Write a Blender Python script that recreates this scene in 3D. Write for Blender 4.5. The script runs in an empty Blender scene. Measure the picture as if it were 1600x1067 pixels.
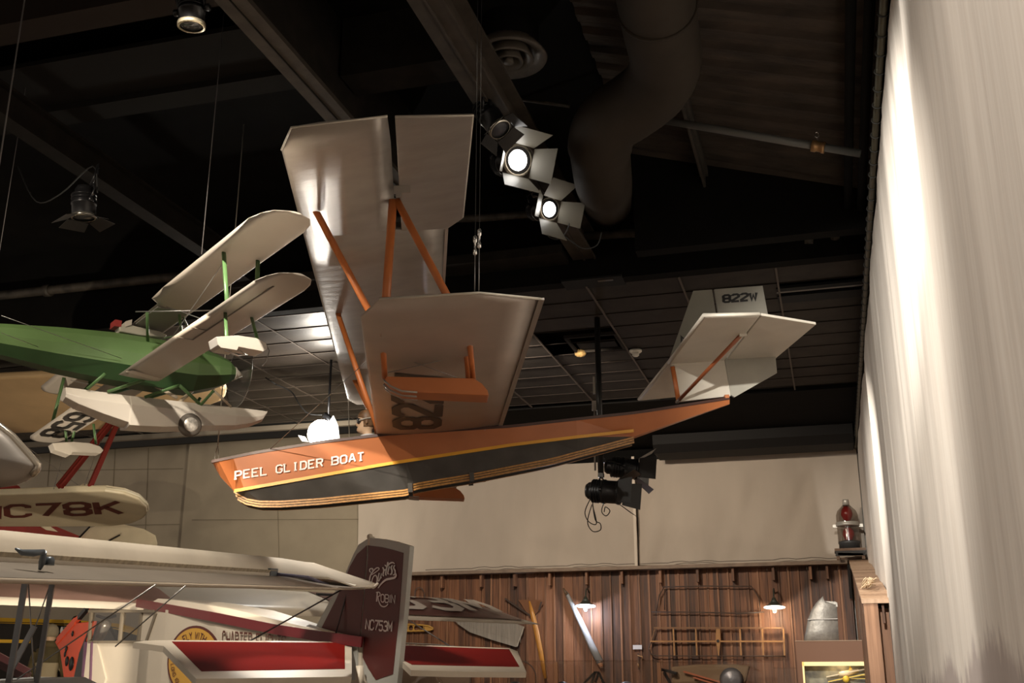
import bpy, math, random
from mathutils import Vector as V, Matrix, noise
from math import sin, cos, pi, radians, atan, sqrt
random.seed(7)
scene = bpy.context.scene
COL = scene.collection

# ------------------------------------------------------------------ camera
F = 1700.0
CAM = V((0, 0, 1.3))
YAW = radians(16.1)
PITCH = atan(526.5 / F)
FH = V((-sin(YAW), cos(YAW), 0)); RT = V((cos(YAW), sin(YAW), 0)); UP = V((0, 0, 1))
FW = FH * cos(PITCH) + UP * sin(PITCH); CU = -FH * sin(PITCH) + UP * cos(PITCH)
cd = bpy.data.cameras.new('camera'); cam = bpy.data.objects.new('camera', cd); COL.objects.link(cam)
cd.sensor_width = 36; cd.lens = F / 1600 * 36; cd.clip_end = 200
M = Matrix((RT, CU, -FW)).transposed().to_4x4(); M.translation = CAM
cam.matrix_world = M
scene.camera = cam

def ray(x, y): return RT * ((x - 800) / F) + CU * ((533.5 - y) / F) + FW
def onp(x, y, p, n):
    r = ray(x, y); return CAM + r * ((p - CAM).dot(n) / r.dot(n))
def aty(x, y, Y): return onp(x, y, V((0, Y, 0)), V((0, 1, 0)))
def atz(x, y, Z): return onp(x, y, V((0, 0, Z)), V((0, 0, 1)))
def atd(x, y, d): return CAM + ray(x, y) * d
def hd(x):
    r = ray(x, 1060); r.z = 0; return r.normalized()
def perp_axes(n):
    n = n.normalized(); t = V((0, 0, 1)) if abs(n.z) < .95 else V((1, 0, 0))
    a = n.cross(t).normalized(); return a, n.cross(a).normalized()

# ------------------------------------------------------------------ materials
MATS = {}
def mat(name, col, rough=.6, metal=0, var=0, vscale=4, bump=0, bscale=30, emit=None, estr=0, stretch=(1, 1, 1), col2=None, spec=None):
    if name in MATS: return MATS[name]
    m = bpy.data.materials.new(name); m.use_nodes = True
    nt = m.node_tree; N = nt.nodes; L = nt.links
    b = N['Principled BSDF']
    b.inputs['Base Color'].default_value = (*col, 1); b.inputs['Roughness'].default_value = rough; b.inputs['Metallic'].default_value = metal
    if spec is not None: b.inputs['Specular IOR Level'].default_value = spec
    if emit:
        b.inputs['Emission Color'].default_value = (*emit, 1); b.inputs['Emission Strength'].default_value = estr
    if var or bump or col2:
        tc = N.new('ShaderNodeTexCoord'); mp = N.new('ShaderNodeMapping'); mp.inputs['Scale'].default_value = stretch
        L.new(tc.outputs['Object'], mp.inputs['Vector'])
    if var or col2:
        nz = N.new('ShaderNodeTexNoise'); nz.inputs['Scale'].default_value = vscale; nz.inputs['Detail'].default_value = 6
        L.new(mp.outputs['Vector'], nz.inputs['Vector'])
        cr = N.new('ShaderNodeValToRGB')
        c1 = tuple(max(0, c * (1 - var)) for c in col); c2 = col2 or tuple(min(1, c * (1 + var)) for c in col)
        cr.color_ramp.elements[0].color = (*c1, 1); cr.color_ramp.elements[1].color = (*c2, 1)
        cr.color_ramp.elements[0].position = .3; cr.color_ramp.elements[1].position = .7
        L.new(nz.outputs['Fac'], cr.inputs['Fac']); L.new(cr.outputs['Color'], b.inputs['Base Color'])
    if bump:
        n2 = N.new('ShaderNodeTexNoise'); n2.inputs['Scale'].default_value = bscale; n2.inputs['Detail'].default_value = 4
        L.new(mp.outputs['Vector'], n2.inputs['Vector'])
        bp = N.new('ShaderNodeBump'); bp.inputs['Strength'].default_value = bump; bp.inputs['Distance'].default_value = .02
        L.new(n2.outputs['Fac'], bp.inputs['Height']); L.new(bp.outputs['Normal'], b.inputs['Normal'])
    MATS[name] = m; return m

def glass(name, tint, fac=.12, rough=.05, spec_col=None):
    if name in MATS: return MATS[name]
    m = bpy.data.materials.new(name); m.use_nodes = True; nt = m.node_tree; N = nt.nodes; L = nt.links
    N.remove(N['Principled BSDF'])
    tr = N.new('ShaderNodeBsdfTransparent'); tr.inputs['Color'].default_value = (*tint, 1)
    gl = N.new('ShaderNodeBsdfGlossy'); gl.inputs['Roughness'].default_value = rough
    if spec_col: gl.inputs['Color'].default_value = (*spec_col, 1)
    fr = N.new('ShaderNodeLayerWeight'); fr.inputs['Blend'].default_value = .12
    ad = N.new('ShaderNodeMath'); ad.operation = 'MULTIPLY_ADD'; ad.inputs[1].default_value = .8; ad.inputs[2].default_value = fac; ad.use_clamp = True
    mx = N.new('ShaderNodeMixShader'); L.new(fr.outputs['Fresnel'] if False else fr.outputs['Facing'], ad.inputs[0]); L.new(ad.outputs[0], mx.inputs['Fac'])
    L.new(tr.outputs[0], mx.inputs[1]); L.new(gl.outputs[0], mx.inputs[2]); L.new(mx.outputs[0], N['Material Output'].inputs['Surface'])
    MATS[name] = m; return m

black = mat('black_metal', (.012, .012, .013), .35, .3)
blackp = mat('black_paint', (.012, .011, .01), .7)
silver = mat('aluminium_paint', (.345, .305, .27), .40, .4, .07, 3, bump=.22, bscale=4, stretch=(1, 2.2, 1))
silver_low = mat('aluminium_paint_soft', (.47, .40, .35), .46, .35, .07, 3, bump=.1, bscale=4)
chrome = mat('bright_metal', (.75, .73, .7), .25, .9)
orange = mat('orange_paint', (.44, .142, .045), .42, 0, .10, 2)
orange_strut = mat('orange_strut_paint', (.5, .15, .04), .4, 0, .08, 8)
charcoal = mat('charcoal_paint', (.062, .059, .056), .5, 0, .3, 3)
yellow_st = mat('yellow_stripe_paint', (.75, .37, .03), .4)
maroon_d = mat('dark_maroon_trim', (.06, .022, .015), .45)
woodstrip = mat('varnished_strip', (.42, .21, .055), .4, 0, .3, 10, stretch=(4, 4, 4))
white_let = mat('white_lettering', (.85, .83, .8), .5)
black_let = mat('black_lettering', (.02, .018, .017), .5)
brown_let = mat('brown_black_lettering', (.06, .042, .032), .5)
tailwhite = mat('tail_fabric', (.60, .55, .47), .45, .1, .05, 3)
tailgrey = mat('fin_fabric_grey', (.36, .34, .29), .42, .3, .08, 4)
cable = mat('steel_cable', (.34, .33, .32), .35, .8)
darkcable = mat('black_cable', (.02, .02, .02), .6)

# ------------------------------------------------------------------ mesh builder
class MB:
    def __init__(s): s.v = []; s.f = []; s.m = []; s.sm = []
    def add(s, vs, fs, mi=0, smooth=False):
        o = len(s.v); s.v += [V(p) for p in vs]
        for f in fs: s.f.append([i + o for i in f]); s.m.append(mi); s.sm.append(smooth)
        return s
    def box(s, c, ax, sz, mi=0):
        c = V(c); x, y, z = [V(a).normalized() * h / 2 for a, h in zip(ax, sz)]
        P = [c + x * i + y * j + z * k for k in (-1, 1) for j in (-1, 1) for i in (-1, 1)]
        return s.add(P, [(0, 2, 3, 1), (4, 5, 7, 6), (0, 1, 5, 4), (2, 6, 7, 3), (0, 4, 6, 2), (1, 3, 7, 5)], mi)
    def abox(s, lo, hi, mi=0):
        lo = V(lo); hi = V(hi); return s.box((lo + hi) / 2, ((1, 0, 0), (0, 1, 0), (0, 0, 1)), hi - lo, mi)
    def bar(s, p, q, w, h, side=None, mi=0):
        p = V(p); q = V(q); d = (q - p); a, b = perp_axes(d)
        if side is not None:
            a = (V(side) - d.normalized() * V(side).dot(d.normalized())).normalized(); b = d.normalized().cross(a)
        return s.box((p + q) / 2, (d, a, b), (d.length, w, h), mi)
    def tube(s, pts, r, n=10, mi=0, closed=False, caps=True):
        pts = [V(p) for p in pts]; R = r if isinstance(r, (list, tuple)) else [r] * len(pts)
        rings = []; a = None
        for i, p in enumerate(pts):
            if closed: d = pts[(i + 1) % len(pts)] - pts[i - 1]
            else: d = pts[min(i + 1, len(pts) - 1)] - pts[max(i - 1, 0)]
            d.normalize()
            if a is None: a, b = perp_axes(d)
            else:
                a = (a - d * a.dot(d)).normalized(); b = d.cross(a)
            rings.append([p + (a * cos(2 * pi * k / n) + b * sin(2 * pi * k / n)) * R[i] for k in range(n)])
        return s.loft(rings, mi, True, caps and not closed, closed)
    def loft(s, rings, mi=0, smooth=True, caps=True, closed=False, open_ring=False, mfun=None):
        n = len(rings[0]); vs = [p for r in rings for p in r]; o = len(s.v); s.v += [V(p) for p in vs]
        K = len(rings)
        for i in range(K if closed else K - 1):
            j = (i + 1) % K
            for k in range(n - 1 if open_ring else n):
                l = (k + 1) % n
                s.f.append([o + i * n + k, o + i * n + l, o + j * n + l, o + j * n + k]); s.m.append(mfun(i, k) if mfun else mi); s.sm.append(smooth)
        if caps:
            s.f.append([o + k for k in range(n)][::-1]); s.m.append(mi); s.sm.append(False)
            s.f.append([o + (K - 1) * n + k for k in range(n)]); s.m.append(mi); s.sm.append(False)
        return s
    def lathe(s, c, ax, prof, n=20, mi=0, smooth=True, caps=True):
        c = V(c); ax = V(ax).normalized(); a, b = perp_axes(ax)
        return s.loft([[c + ax * h + (a * cos(2 * pi * k / n) + b * sin(2 * pi * k / n)) * max(r, 1e-4) for k in range(n)] for h, r in prof], mi, smooth, caps)
    def prism(s, poly, ext, mi=0):
        poly = [V(p) for p in poly]; n = len(poly); e = V(ext)
        P = poly + [p + e for p in poly]
        return s.add(P, [list(range(n))[::-1], list(range(n, 2 * n))] + [(i, (i + 1) % n, n + (i + 1) % n, n + i) for i in range(n)], mi)
    def ball(s, c, r, n=12, mi=0, sc=(1, 1, 1)):
        c = V(c); rings = []
        for i in range(n // 2 + 1):
            t = pi * i / (n // 2); rr = max(sin(t), 1e-3)
            rings.append([c + V((cos(2 * pi * k / n) * rr * r * sc[0], sin(2 * pi * k / n) * rr * r * sc[1], -cos(t) * r * sc[2])) for k in range(n)])
        return s.loft(rings, mi, True, True)
    def build(s, name, mats, parent=None, label=None, cat=None, group=None, kind=None, bevel=0):
        if not isinstance(mats, (list, tuple)): mats = [mats]
        me = bpy.data.meshes.new(name)
        base = V((0, 0, 0))
        if parent is not None:
            p = parent
            while p is not None: base += p.location; p = p.parent
        else:
            zs = min(v.z for v in s.v)
            base = V((sum(v.x for v in s.v) / len(s.v), sum(v.y for v in s.v) / len(s.v), zs))
        me.from_pydata([tuple(v - base) for v in s.v], [], s.f)
        for m in mats: me.materials.append(m)
        me.polygons.foreach_set('material_index', s.m); me.polygons.foreach_set('use_smooth', s.sm)
        me.update()
        import bmesh
        bm = bmesh.new(); bm.from_mesh(me); bmesh.ops.recalc_face_normals(bm, faces=bm.faces); bm.to_mesh(me); bm.free()
        o = bpy.data.objects.new(name, me); COL.objects.link(o)
        if parent is not None: o.parent = parent
        else: o.location = base
        if bevel:
            md = o.modifiers.new('bevel', 'BEVEL'); md.width = bevel; md.segments = 2; md.limit_method = 'ANGLE'
        tag(o, label, cat, group, kind)
        return o
def tag(o, label=None, cat=None, group=None, kind=None):
    if label: o['label'] = label
    if cat: o['category'] = cat
    if group: o['group'] = group
    if kind: o['kind'] = kind
    return o
def thing(name, label, cat, loc, group=None):
    o = bpy.data.objects.new(name, None); COL.objects.link(o); o.location = V(loc); o.empty_display_size = .2
    return tag(o, label, cat, group)
def struct(mb, name, mats): return mb.build(name, mats, kind='structure')

# ------------------------------------------------------------------ lettering
G = {
 'A': [[(0, 0), (1.7, 6), (2.3, 6), (4, 0)], [(.7, 2), (3.3, 2)]],
 'B': [[(0, 0), (0, 6), (3, 6), (4, 5.2), (4, 3.8), (3.2, 3.05), (0, 3.05)], [(3.2, 3.05), (4, 2.3), (4, .8), (3, 0), (0, 0)]],
 'C': [[(4, 4.4), (4, 5.2), (3, 6), (1, 6), (0, 5), (0, 1), (1, 0), (3, 0), (4, .8), (4, 1.6)]],
 'D': [[(0, 0), (0, 6), (2.8, 6), (4, 4.8), (4, 1.2), (2.8, 0), (0, 0)]],
 'E': [[(4, 6), (0, 6), (0, 0), (4, 0)], [(0, 3), (3, 3)]],
 'F': [[(4, 6), (0, 6), (0, 0)], [(0, 3), (3, 3)]],
 'G': [[(4, 4.6), (4, 5.2), (3, 6), (1, 6), (0, 5), (0, 1), (1, 0), (3, 0), (4, 1), (4, 2.7), (2.4, 2.7)]],
 'H': [[(0, 0), (0, 6)], [(4, 0), (4, 6)], [(0, 3), (4, 3)]],
 'I': [[(2, 0), (2, 6)]],
 'K': [[(0, 0), (0, 6)], [(4, 6), (.3, 2.6)], [(1.4, 3.6), (4, 0)]],
 'L': [[(0, 6), (0, 0), (4, 0)]],
 'M': [[(0, 0), (0, 6), (2, 2), (4, 6), (4, 0)]],
 'N': [[(0, 0), (0, 6), (4, 0), (4, 6)]],
 'O': [[(1, 0), (0, 1), (0, 5), (1, 6), (3, 6), (4, 5), (4, 1), (3, 0), (1, 0)]],
 'P': [[(0, 0), (0, 6), (3, 6), (4, 5.2), (4, 3.5), (3, 2.7), (0, 2.7)]],
 'R': [[(0, 0), (0, 6), (3, 6), (4, 5.2), (4, 3.8), (3, 3), (0, 3)], [(2.4, 3), (4, 0)]],
 'S': [[(4, 4.6), (4, 5.2), (3, 6), (1, 6), (0, 5.2), (0, 3.8), (1, 3), (3, 3), (4, 2.2), (4, .8), (3, 0), (1, 0), (0, .8), (0, 1.5)]],
 'T': [[(0, 6), (4, 6)], [(2, 6), (2, 0)]],
 'W': [[(0, 6), (.9, 0), (2, 4.4), (3.1, 0), (4, 6)]],
 'Y': [[(0, 6), (2, 3), (4, 6)], [(2, 3), (2, 0)]],
 '7': [[(0, 6), (4, 6), (1.5, 0)]],
 '5': [[(4, 6), (0, 6), (0, 3.5), (3, 3.5), (4, 2.7), (4, .8), (3, 0), (1, 0), (0, .8)]],
 '3': [[(0, 5.2), (1, 6), (3, 6), (4, 5.2), (4, 3.8), (3.2, 3.05), (1.4, 3.05)], [(3.2, 3.05), (4, 2.3), (4, .8), (3, 0), (1, 0), (0, .8)]],
 '8': [[(1, 3.05), (0, 3.8), (0, 5.2), (1, 6), (3, 6), (4, 5.2), (4, 3.8), (3, 3.05), (1, 3.05)], [(1, 3.05), (0, 2.3), (0, .8), (1, 0), (3, 0), (4, .8), (4, 2.3), (3, 3.05)]],
 '2': [[(0, 4.8), (0, 5.2), (1, 6), (3, 6), (4, 5.2), (4, 4), (0, 1), (0, 0), (4, 0)]],
 '6': [[(4, 5.2), (3, 6), (1, 6), (0, 5), (0, 1), (1, 0), (3, 0), (4, 1), (4, 2.4), (3, 3.2), (0, 3.2)]],
}
def ribbon(mb, pl, th, fn, mi=0, seg=None):
    if seg:
        q = [pl[0]]
        for a, b in zip(pl, pl[1:]):
            n = max(1, int(math.hypot(b[0] - a[0], b[1] - a[1]) / seg))
            q += [(a[0] + (b[0] - a[0]) * i / n, a[1] + (b[1] - a[1]) * i / n) for i in range(1, n + 1)]
        pl = q
    cl = len(pl) > 2 and pl[0] == pl[-1]
    P = [V((x, y, 0)) for x, y in pl]
    if cl: P = P[:-1]
    n = len(P); off = []
    for i in range(n):
        if cl: d0 = (P[i] - P[i - 1]).normalized(); d1 = (P[(i + 1) % n] - P[i]).normalized()
        else:
            d1 = (P[i + 1] - P[i]).normalized() if i < n - 1 else (P[i] - P[i - 1]).normalized()
            d0 = (P[i] - P[i - 1]).normalized() if i else d1
        n0 = V((-d0.y, d0.x, 0)); n1 = V((-d1.y, d1.x, 0)); m = (n0 + n1)
        m = m.normalized() if m.length > .01 else n0
        off.append(m * (th / 2 / max(.5, m.dot(n0))))
    vs = []
    for p, o in zip(P, off): vs += [fn((p + o).x, (p + o).y), fn((p - o).x, (p - o).y)]
    fs = [(2 * i, 2 * i + 1, 2 * ((i + 1) % n) + 1, 2 * ((i + 1) % n)) for i in range(n if cl else n - 1)]
    mb.add(vs, fs, mi)
def text(mb, txt, fn, th=1.1, gap=1.6, serif=False, narrow=None, seg=None):
    """fn(u,v) with u,v in 0..1 over the whole string's box"""
    narrow = narrow or {}
    ws = [(1.2 if c == 'I' and not serif else 2.4 if c == ' ' else 4) for c in txt]
    tot = sum(ws) + gap * (len(txt) - 1) + th
    x = th / 2
    for c, w in zip(txt, ws):
        if c in G:
            xo = x - (1.4 if c == 'I' and not serif else 0)
            f = lambda px, py, xo=xo: fn((px + xo) / tot, (py * (6 - th) / 6 + th / 2) / 6)
            for pl in G[c]:
                ribbon(mb, pl, th, f, 0, seg)
                if serif:
                    for e, q in ((0, 1), (-1, -2)):
                        ex, ey = pl[e]; qx, qy = pl[q]
                        if abs(ex - qx) < 1.2 and ey in (0, 6) and abs(ey - qy) > 2:
                            ribbon(mb, [(ex - .95, ey), (ex + .95, ey)], th * .8, f)
        x += w + gap
def quadfn(tl, tr, br, bl, lift=V((0, 0, 0))):
    def fn(u, v):
        return (bl * (1 - u) + br * u) * (1 - v) + (tl * (1 - u) + tr * u) * v + lift
    return fn

# ------------------------------------------------------------------ wing loft
PX = [0, .015, .05, .12, .3, .55, .8, 1]
PT = [0, .28, .5, .75, 1, .85, .45, .02]
def wing(mb, secs, up, mi=0, flat=.25, caps=True):
    """secs: (LE, TE, thickness); a flat-bottomed aerofoil whose underside lies on the LE-TE plane"""
    rings = []
    for le, te, th in secs:
        le = V(le); te = V(te); r = []
        for x, t in zip(PX, PT): r.append(le + (te - le) * x + up * (th * (t * (1 - flat) + flat * .0)))
        for x, t in list(zip(PX, PT))[1:-1][::-1]: r.append(le + (te - le) * x - up * (th * flat * t))
        rings.append(r)
    return mb.loft(rings, mi, True, caps)
def panel(mb, pts, nrm, th, mi=0):
    return mb.prism([V(p) - V(nrm) * th / 2 for p in pts], V(nrm) * th, mi)
def arcpts(c, a, b, r0, r1, a0, a1, n):
    return [V(c) + V(a) * (r0 * cos(a0 + (a1 - a0) * i / n)) + V(b) * (r1 * sin(a0 + (a1 - a0) * i / n)) for i in range(n + 1)]


# ================================================================== ROOM
XR = .744
wallm = mat('plaster_wall', (.31, .26, .19), .38, 0, .10, 1.2, bump=.15, bscale=6)
m = mat('museum_floor', (.30, .22, .15), .5, 0, .1, 2)
mb = MB(); mb.abox((-24, -6, -.2), (XR + .4, 26, 0)); struct(mb, 'floor', m)
# rear wall, with a shallow pier step on the left
mb = MB(); mb.abox((-24, 24.35, 0), (-15.58, 24.7, 8.2)); mb.abox((-15.58, 24.1, 0), (XR + .4, 24.5, 8.2))
# hairline panel joints in the plaster
struct(mb, 'wall_back', wallm)
mb = MB()
jm = mat('plaster_joint', (.20, .165, .115), .7)
for x0, y0, x1, y1 in ((180, 700, 172, 850), (80, 690, 74, 760), (434, 788, 436, 870), (232, 700, 226, 860)):
    p = aty(x0, y0, 24.34 if x0 < 290 else 24.09); q = aty(x1, y1, 24.34 if x0 < 290 else 24.09); mb.bar(p, q, .012, .012)
for (y, xa, xb) in ((733, 20, 286), (820, 30, 280), (812, 300, 560)):
    d = 24.34 if xa < 290 else 24.09
    mb.bar(aty(xa, y + (3 if xa < 290 else 0), d), aty(xb, y - 1, d), .012, .012)
struct(mb, 'trim_1', jm)
mb = MB(); mb.abox((XR + .12, -6, 0), (XR + .4, 24.5, 8.2)); struct(mb, 'wall_right', mat('right_wall_paint', (.02, .018, .016), .8))
# dark roof: flat left, falling away to the right
dark = mat('dark_ceiling_paint', (.006, .0055, .005), .9, 0, .3, 2, spec=.1)
mb = MB(); mb.abox((-24, -6, 7.6), (-1.9, 13.2, 7.8)); struct(mb, 'ceiling', dark)
# corrugated deck on the right: ridges follow the fall
deckm = mat('rusty_deck_paint', (.042, .030, .022), .9, 0, .5, 5, bump=.5, bscale=25, stretch=(.35, 1, 1))
mb = MB(); rows = []
y = 4.0; k = 0
while y < 12.1:
    for dy, dz in ((0, 0), (.05, .05), (.16, .05), (.21, 0)):
        rows.append((y + dy, dz))
    y += .34; k += 1
mb.loft([[V((x, yy, 7.45 - (x + 1.9) * .31 + dz)) for x in (-1.95, -1.2, -.4, .3, .80)] for yy, dz in rows], 0, False, False, open_ring=True)
struct(mb, 'ceiling_deck', deckm)
mb = MB(); mb.abox((-1.95, 12.1, 6.2), (XR + .3, 12.3, 7.6)); mb.abox((-1.95, -6, 7.6), (XR + .4, 12.3, 7.8)); struct(mb, 'ceiling_edge', dark)
# purlins under the deck
pur = mat('dusty_purlin', (.04, .032, .024), .8, 0, .3, 9)
for n, xa in enumerate((-1.08,)):
    mb = MB(); zt = 7.40 - (xa + 1.9) * .31
    mb.bar((xa, 4, zt - .05), (xa, 12.05, zt - .05), .1, .1, (1, 0, 0)); mb.bar((xa, 4, zt - .16), (xa, 12.05, zt - .16), .03, .16, (1, 0, 0))
    struct(mb, 'ceiling_purlin', pur)
mb = MB()
for x in (.52, .66):
    mb.tube([(x, 4, 6.42 + (.66 - x) * .3), (x, 12.0, 6.40 + (.66 - x) * .3)], .045, 8)
tag(mb.build('conduit_pair', dark), 'two dark conduits running along the roof edge beside the curtain rail', 'pipe')
# bulkhead across the room and lower tile ceiling behind it
mb = MB(); mb.abox((-24, 13.05, 6.25), (XR + .4, 13.25, 7.8)); struct(mb, 'wall_bulkhead', mat('bulkhead_paint', (.005, .0045, .004), .9, 0, .3, 2, spec=.1))
TZ = 6.25
tile = mat('black_ceiling_tile', (.030, .024, .020), .42, 0, .22, 3, bump=.12, bscale=40)
tile2 = mat('matt_ceiling_tile', (.032, .026, .021), .75, 0, .22, 3, bump=.12, bscale=40, spec=.2)
mb = MB(); holes = []
gx0 = -.365; gx = [gx0 + 1.22 * k for k in range(-19, 2)]; gy = [13.25 + .61 * k for k in range(0, 11)]
rnd = random.Random(3)
def hole(px, py): p = atz(px, py, TZ); return (p.x, p.y)
HL = [hole(1275, 461), hole(1325, 455), hole(930, 536), hole(905, 545), hole(945, 523)]
for i in range(len(gx) - 1):
    for j in range(len(gy) - 1):
        x0, x1, y0, y1 = gx[i], min(gx[i + 1], .86), gy[j], gy[j + 1]
        if x0 > .8: continue
        if any(x0 < h[0] < x1 and y0 < h[1] < y1 for h in HL): continue
        sag = rnd.uniform(.03, .055) if x0 < -6.5 else rnd.uniform(.0, .006)
        tz = rnd.uniform(-.004, .003) if x0 > -6.5 else 0
        n = 4 if x0 < -6.5 else 2
        g = [[V((x0 + (x1 - x0) * a / n, y0 + (y1 - y0) * b / n, TZ + .012 - sag * (1 - (2 * b / n - 1) ** 2) * (.4 + .6 * (1 - (2 * a / n - 1) ** 2)) + tz * (2 * b / n - 1))) for a in range(n + 1)] for b in range(n + 1)]
        mb.loft(g, 0 if x0 < -6.5 else 1, True, False, open_ring=True)
struct(mb, 'ceiling_tiles', [tile, tile2])
grid = mat('ceiling_grid', (.085, .068, .055), .5, .1); grid2 = mat('ceiling_grid_dim', (.12, .10, .085), .7, spec=.2)
mb = MB()
for x in gx: mb.abox((x - .012, 13.25, TZ - .012), (x + .012, 19.55, TZ + .01), 0 if x < -6 else 1)
for y in gy:
    mb.abox((-23.4, y - .010, TZ - .01), (-6.46, y + .010, TZ + .008), 0); mb.abox((-6.46, y - .007, TZ + .0), (.86, y + .007, TZ + .010), 2)
struct(mb, 'trim_2', [grid, grid2, mat('tile_joint_dark', (.026, .021, .018), .9, spec=.05)])
mb = MB(); mb.abox((-24, 13.2, TZ + .35), (XR + .4, 19.6, TZ + .4)); struct(mb, 'ceiling_plenum', dark)
# light edge rail of the tile ceiling (left) and the dark shadow gap above the wall
railm = mat('pale_edge_rail', (.30, .26, .21), .5)
mb = MB(); mb.abox((-24, 19.5, TZ - .10), (-8.2, 19.58, TZ - .02)); mb.abox((-24, 19.5, TZ - .12), (-8.2, 19.6, TZ - .10)); struct(mb, 'trim_3', railm)
mb = MB(); mb.abox((-24, 19.6, TZ - .0), (-8.3, 19.7, TZ + .4)); mb.abox((-24, 24.0, 7.05), (-8.3, 24.1, 8.2)); struct(mb, 'trim_4', blackp)
# black soffit to the rear on the right, with a boxed duct below it
sof = mat('black_soffit', (.006, .0055, .005), .9, 0, .2, 2, spec=.1)
mb = MB(); mb.abox((-8.3, 19.6, TZ - .02), (XR + .4, 24.1, TZ + .1)); mb.abox((-8.3, 24.0, 5.9), (XR + .3, 24.1, 6.4)); struct(mb, 'ceiling_soffit', sof)
mb = MB()
d0 = aty(1022, 655, 22.9)
prof = [(22.55, 6.226), (22.55, 6.02), (22.72, 5.86), (23.5, 5.86), (23.5, 6.226)]
mb.prism([V((d0.x, yy, zz)) for yy, zz in prof], (XR - .1 - d0.x, 0, 0))
mb.build('soffit_duct', mat('duct_black', (.012, .011, .0105), .7, spec=.2), label='black boxed air duct with chamfered edge low under the rear soffit', cat='duct')

# ---- beams
beamm = mat('brown_steel_beam', (.058, .046, .036), .75, 0, .2, 6, spec=.2)
beamd = mat('dark_steel_beam', (.017, .014, .011), .85, 0, .25, 5, spec=.15)
def ibeam(name, x, y0, y1, zb, w, h, mm, groove=True):
    mb = MB()
    mb.abox((x - w / 2, y0, zb), (x + w / 2, y1, zb + .03)); mb.abox((x - .03, y0, zb + .03), (x + .03, y1, zb + h)); mb.abox((x - w / 2, y0, zb + h), (x + w / 2, y1, zb + h + .03))
    if groove: mb.abox((x - .012, y0, zb - .02), (x + .012, y1, zb - .0005)); mb.abox((x + w / 2 - .02, y0, zb - .015), (x + w / 2, y1, zb - .0005))
    return struct(mb, name, mm)
ibeam('ceiling_beam', -2.78, -3, 13.05, 6.55, .30, .34, beamm)
mb = MB(); x = -4.30
mb.abox((x - .13, -3, 6.55), (x + .13, 10.6, 6.6), 0); mb.abox((x - .06, -3, 6.6), (x + .03, 10.6, 7.6), 1); mb.abox((x - .004, -3, 6.535), (x + .004, 10.6, 6.549), 1)
mb.build('ceiling_beam', [beamm, beamd], kind='structure')
ibeam('ceiling_beam', -7.48, 2, 13.05, 6.55, .20, .3, beamd, False)
mb = MB(); mb.abox((-14, 8.75, 7.18), (-4.36, 9.05, 7.6)); mb.abox((-14, 8.0, 7.25), (-4.36, 8.75, 7.3)); struct(mb, 'ceiling_beam', mat('grey_black_beam', (.016, .0145, .013), .9, spec=.1))
mb = MB(); mb.abox((-14, 7.15, 7.12), (-4.36, 7.45, 7.6)); struct(mb, 'ceiling_beam', mat('brown_black_beam', (.03, .022, .018), .9, spec=.1))
mb = MB(); mb.abox((-4.24, 8.6, 6.95), (-2.95, 9.0, 7.6)); struct(mb, 'ceiling_beam', beamd)
mb = MB(); mb.abox((-8, 12.62, 6.5), (-2.98, 13.04, 6.62)); struct(mb, 'ceiling_beam', beamd)

# ---- sprinkler pipes
pm = mat('old_pipe', (.055, .046, .036), .6, 0, .6, 7)
def pipe(pts, r, label, name='sprinkler_pipe', mm=pm, flange=()):
    t = thing(name, label, 'pipe', pts[0]); mb = MB(); mb.tube(pts, r, 10); mb.build('pipe_run', mm, t)
    for f in flange:
        p = V(pts[0]).lerp(V(pts[-1]), f); d = (V(pts[-1]) - V(pts[0])).normalized()
        mb = MB(); mb.lathe(p - d * .05, d, [(0, r), (0, r * 1.35), (.1, r * 1.35), (.1, r)], 10); mb.build('pipe_coupling', mm, t)
    return t
pipe([aty(-40, 466, 12.9), aty(255, 434, 12.9), aty(300, 430, 12.95)], .07, 'thick dusty sprinkler pipe along the bulkhead at far left', flange=(.35,))
pipe([aty(914, 369, 12.75), aty(1297, 346, 12.75), aty(1304, 352, 12.8), aty(1305, 372, 12.95)], .055, 'dark sprinkler pipe along the bulkhead ending in an elbow near the curtain', flange=(.4, .9))
pipe([aty(480, 345, 12.5), aty(745, 341, 12.5), aty(838, 334, 12.5)], .05, 'dark pipe across the bulkhead behind the large wing')
a = onp(990, 180, V((0, 10.2, 0)), V((0, 1, 0))); b = aty(1345, 240, 10.2)
t = pipe([a, b], .04, 'sloping sprinkler pipe under the corrugated deck with a brass joint', mm=mat('grey_pipe', (.10, .098, .09), .5))
p = aty(1278, 229, 10.2); d = (b - a).normalized()
mb = MB(); mb.lathe(p - d * .06, d, [(0, .04), (0, .06), (.04, .06), (.05, .052), (.09, .052), (.1, .06), (.13, .06), (.13, .04)], 12)
brass = mat('brass', (.35, .2, .09), .4, .7); mb.build('brass_joint', brass, t, 'brass coloured joint')
mb = MB(); mb.tube(arcpts(p + V((0, 0, .13)), (1, 0, 0), (0, 0, 1), .02, .03, 0, 2 * pi, 10)[:-1], .006, 6, closed=True); mb.bar(p + V((0, 0, .05)), p + V((0, 0, .1)), .01, .01); mb.build('hanger_ring', chrome, t)
# small branch line with sprinkler drop by the round diffuser
pipe([aty(775, 150, 10.6), aty(890, 166, 10.6)], .02, 'thin branch pipe beside the round ceiling diffuser')

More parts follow.
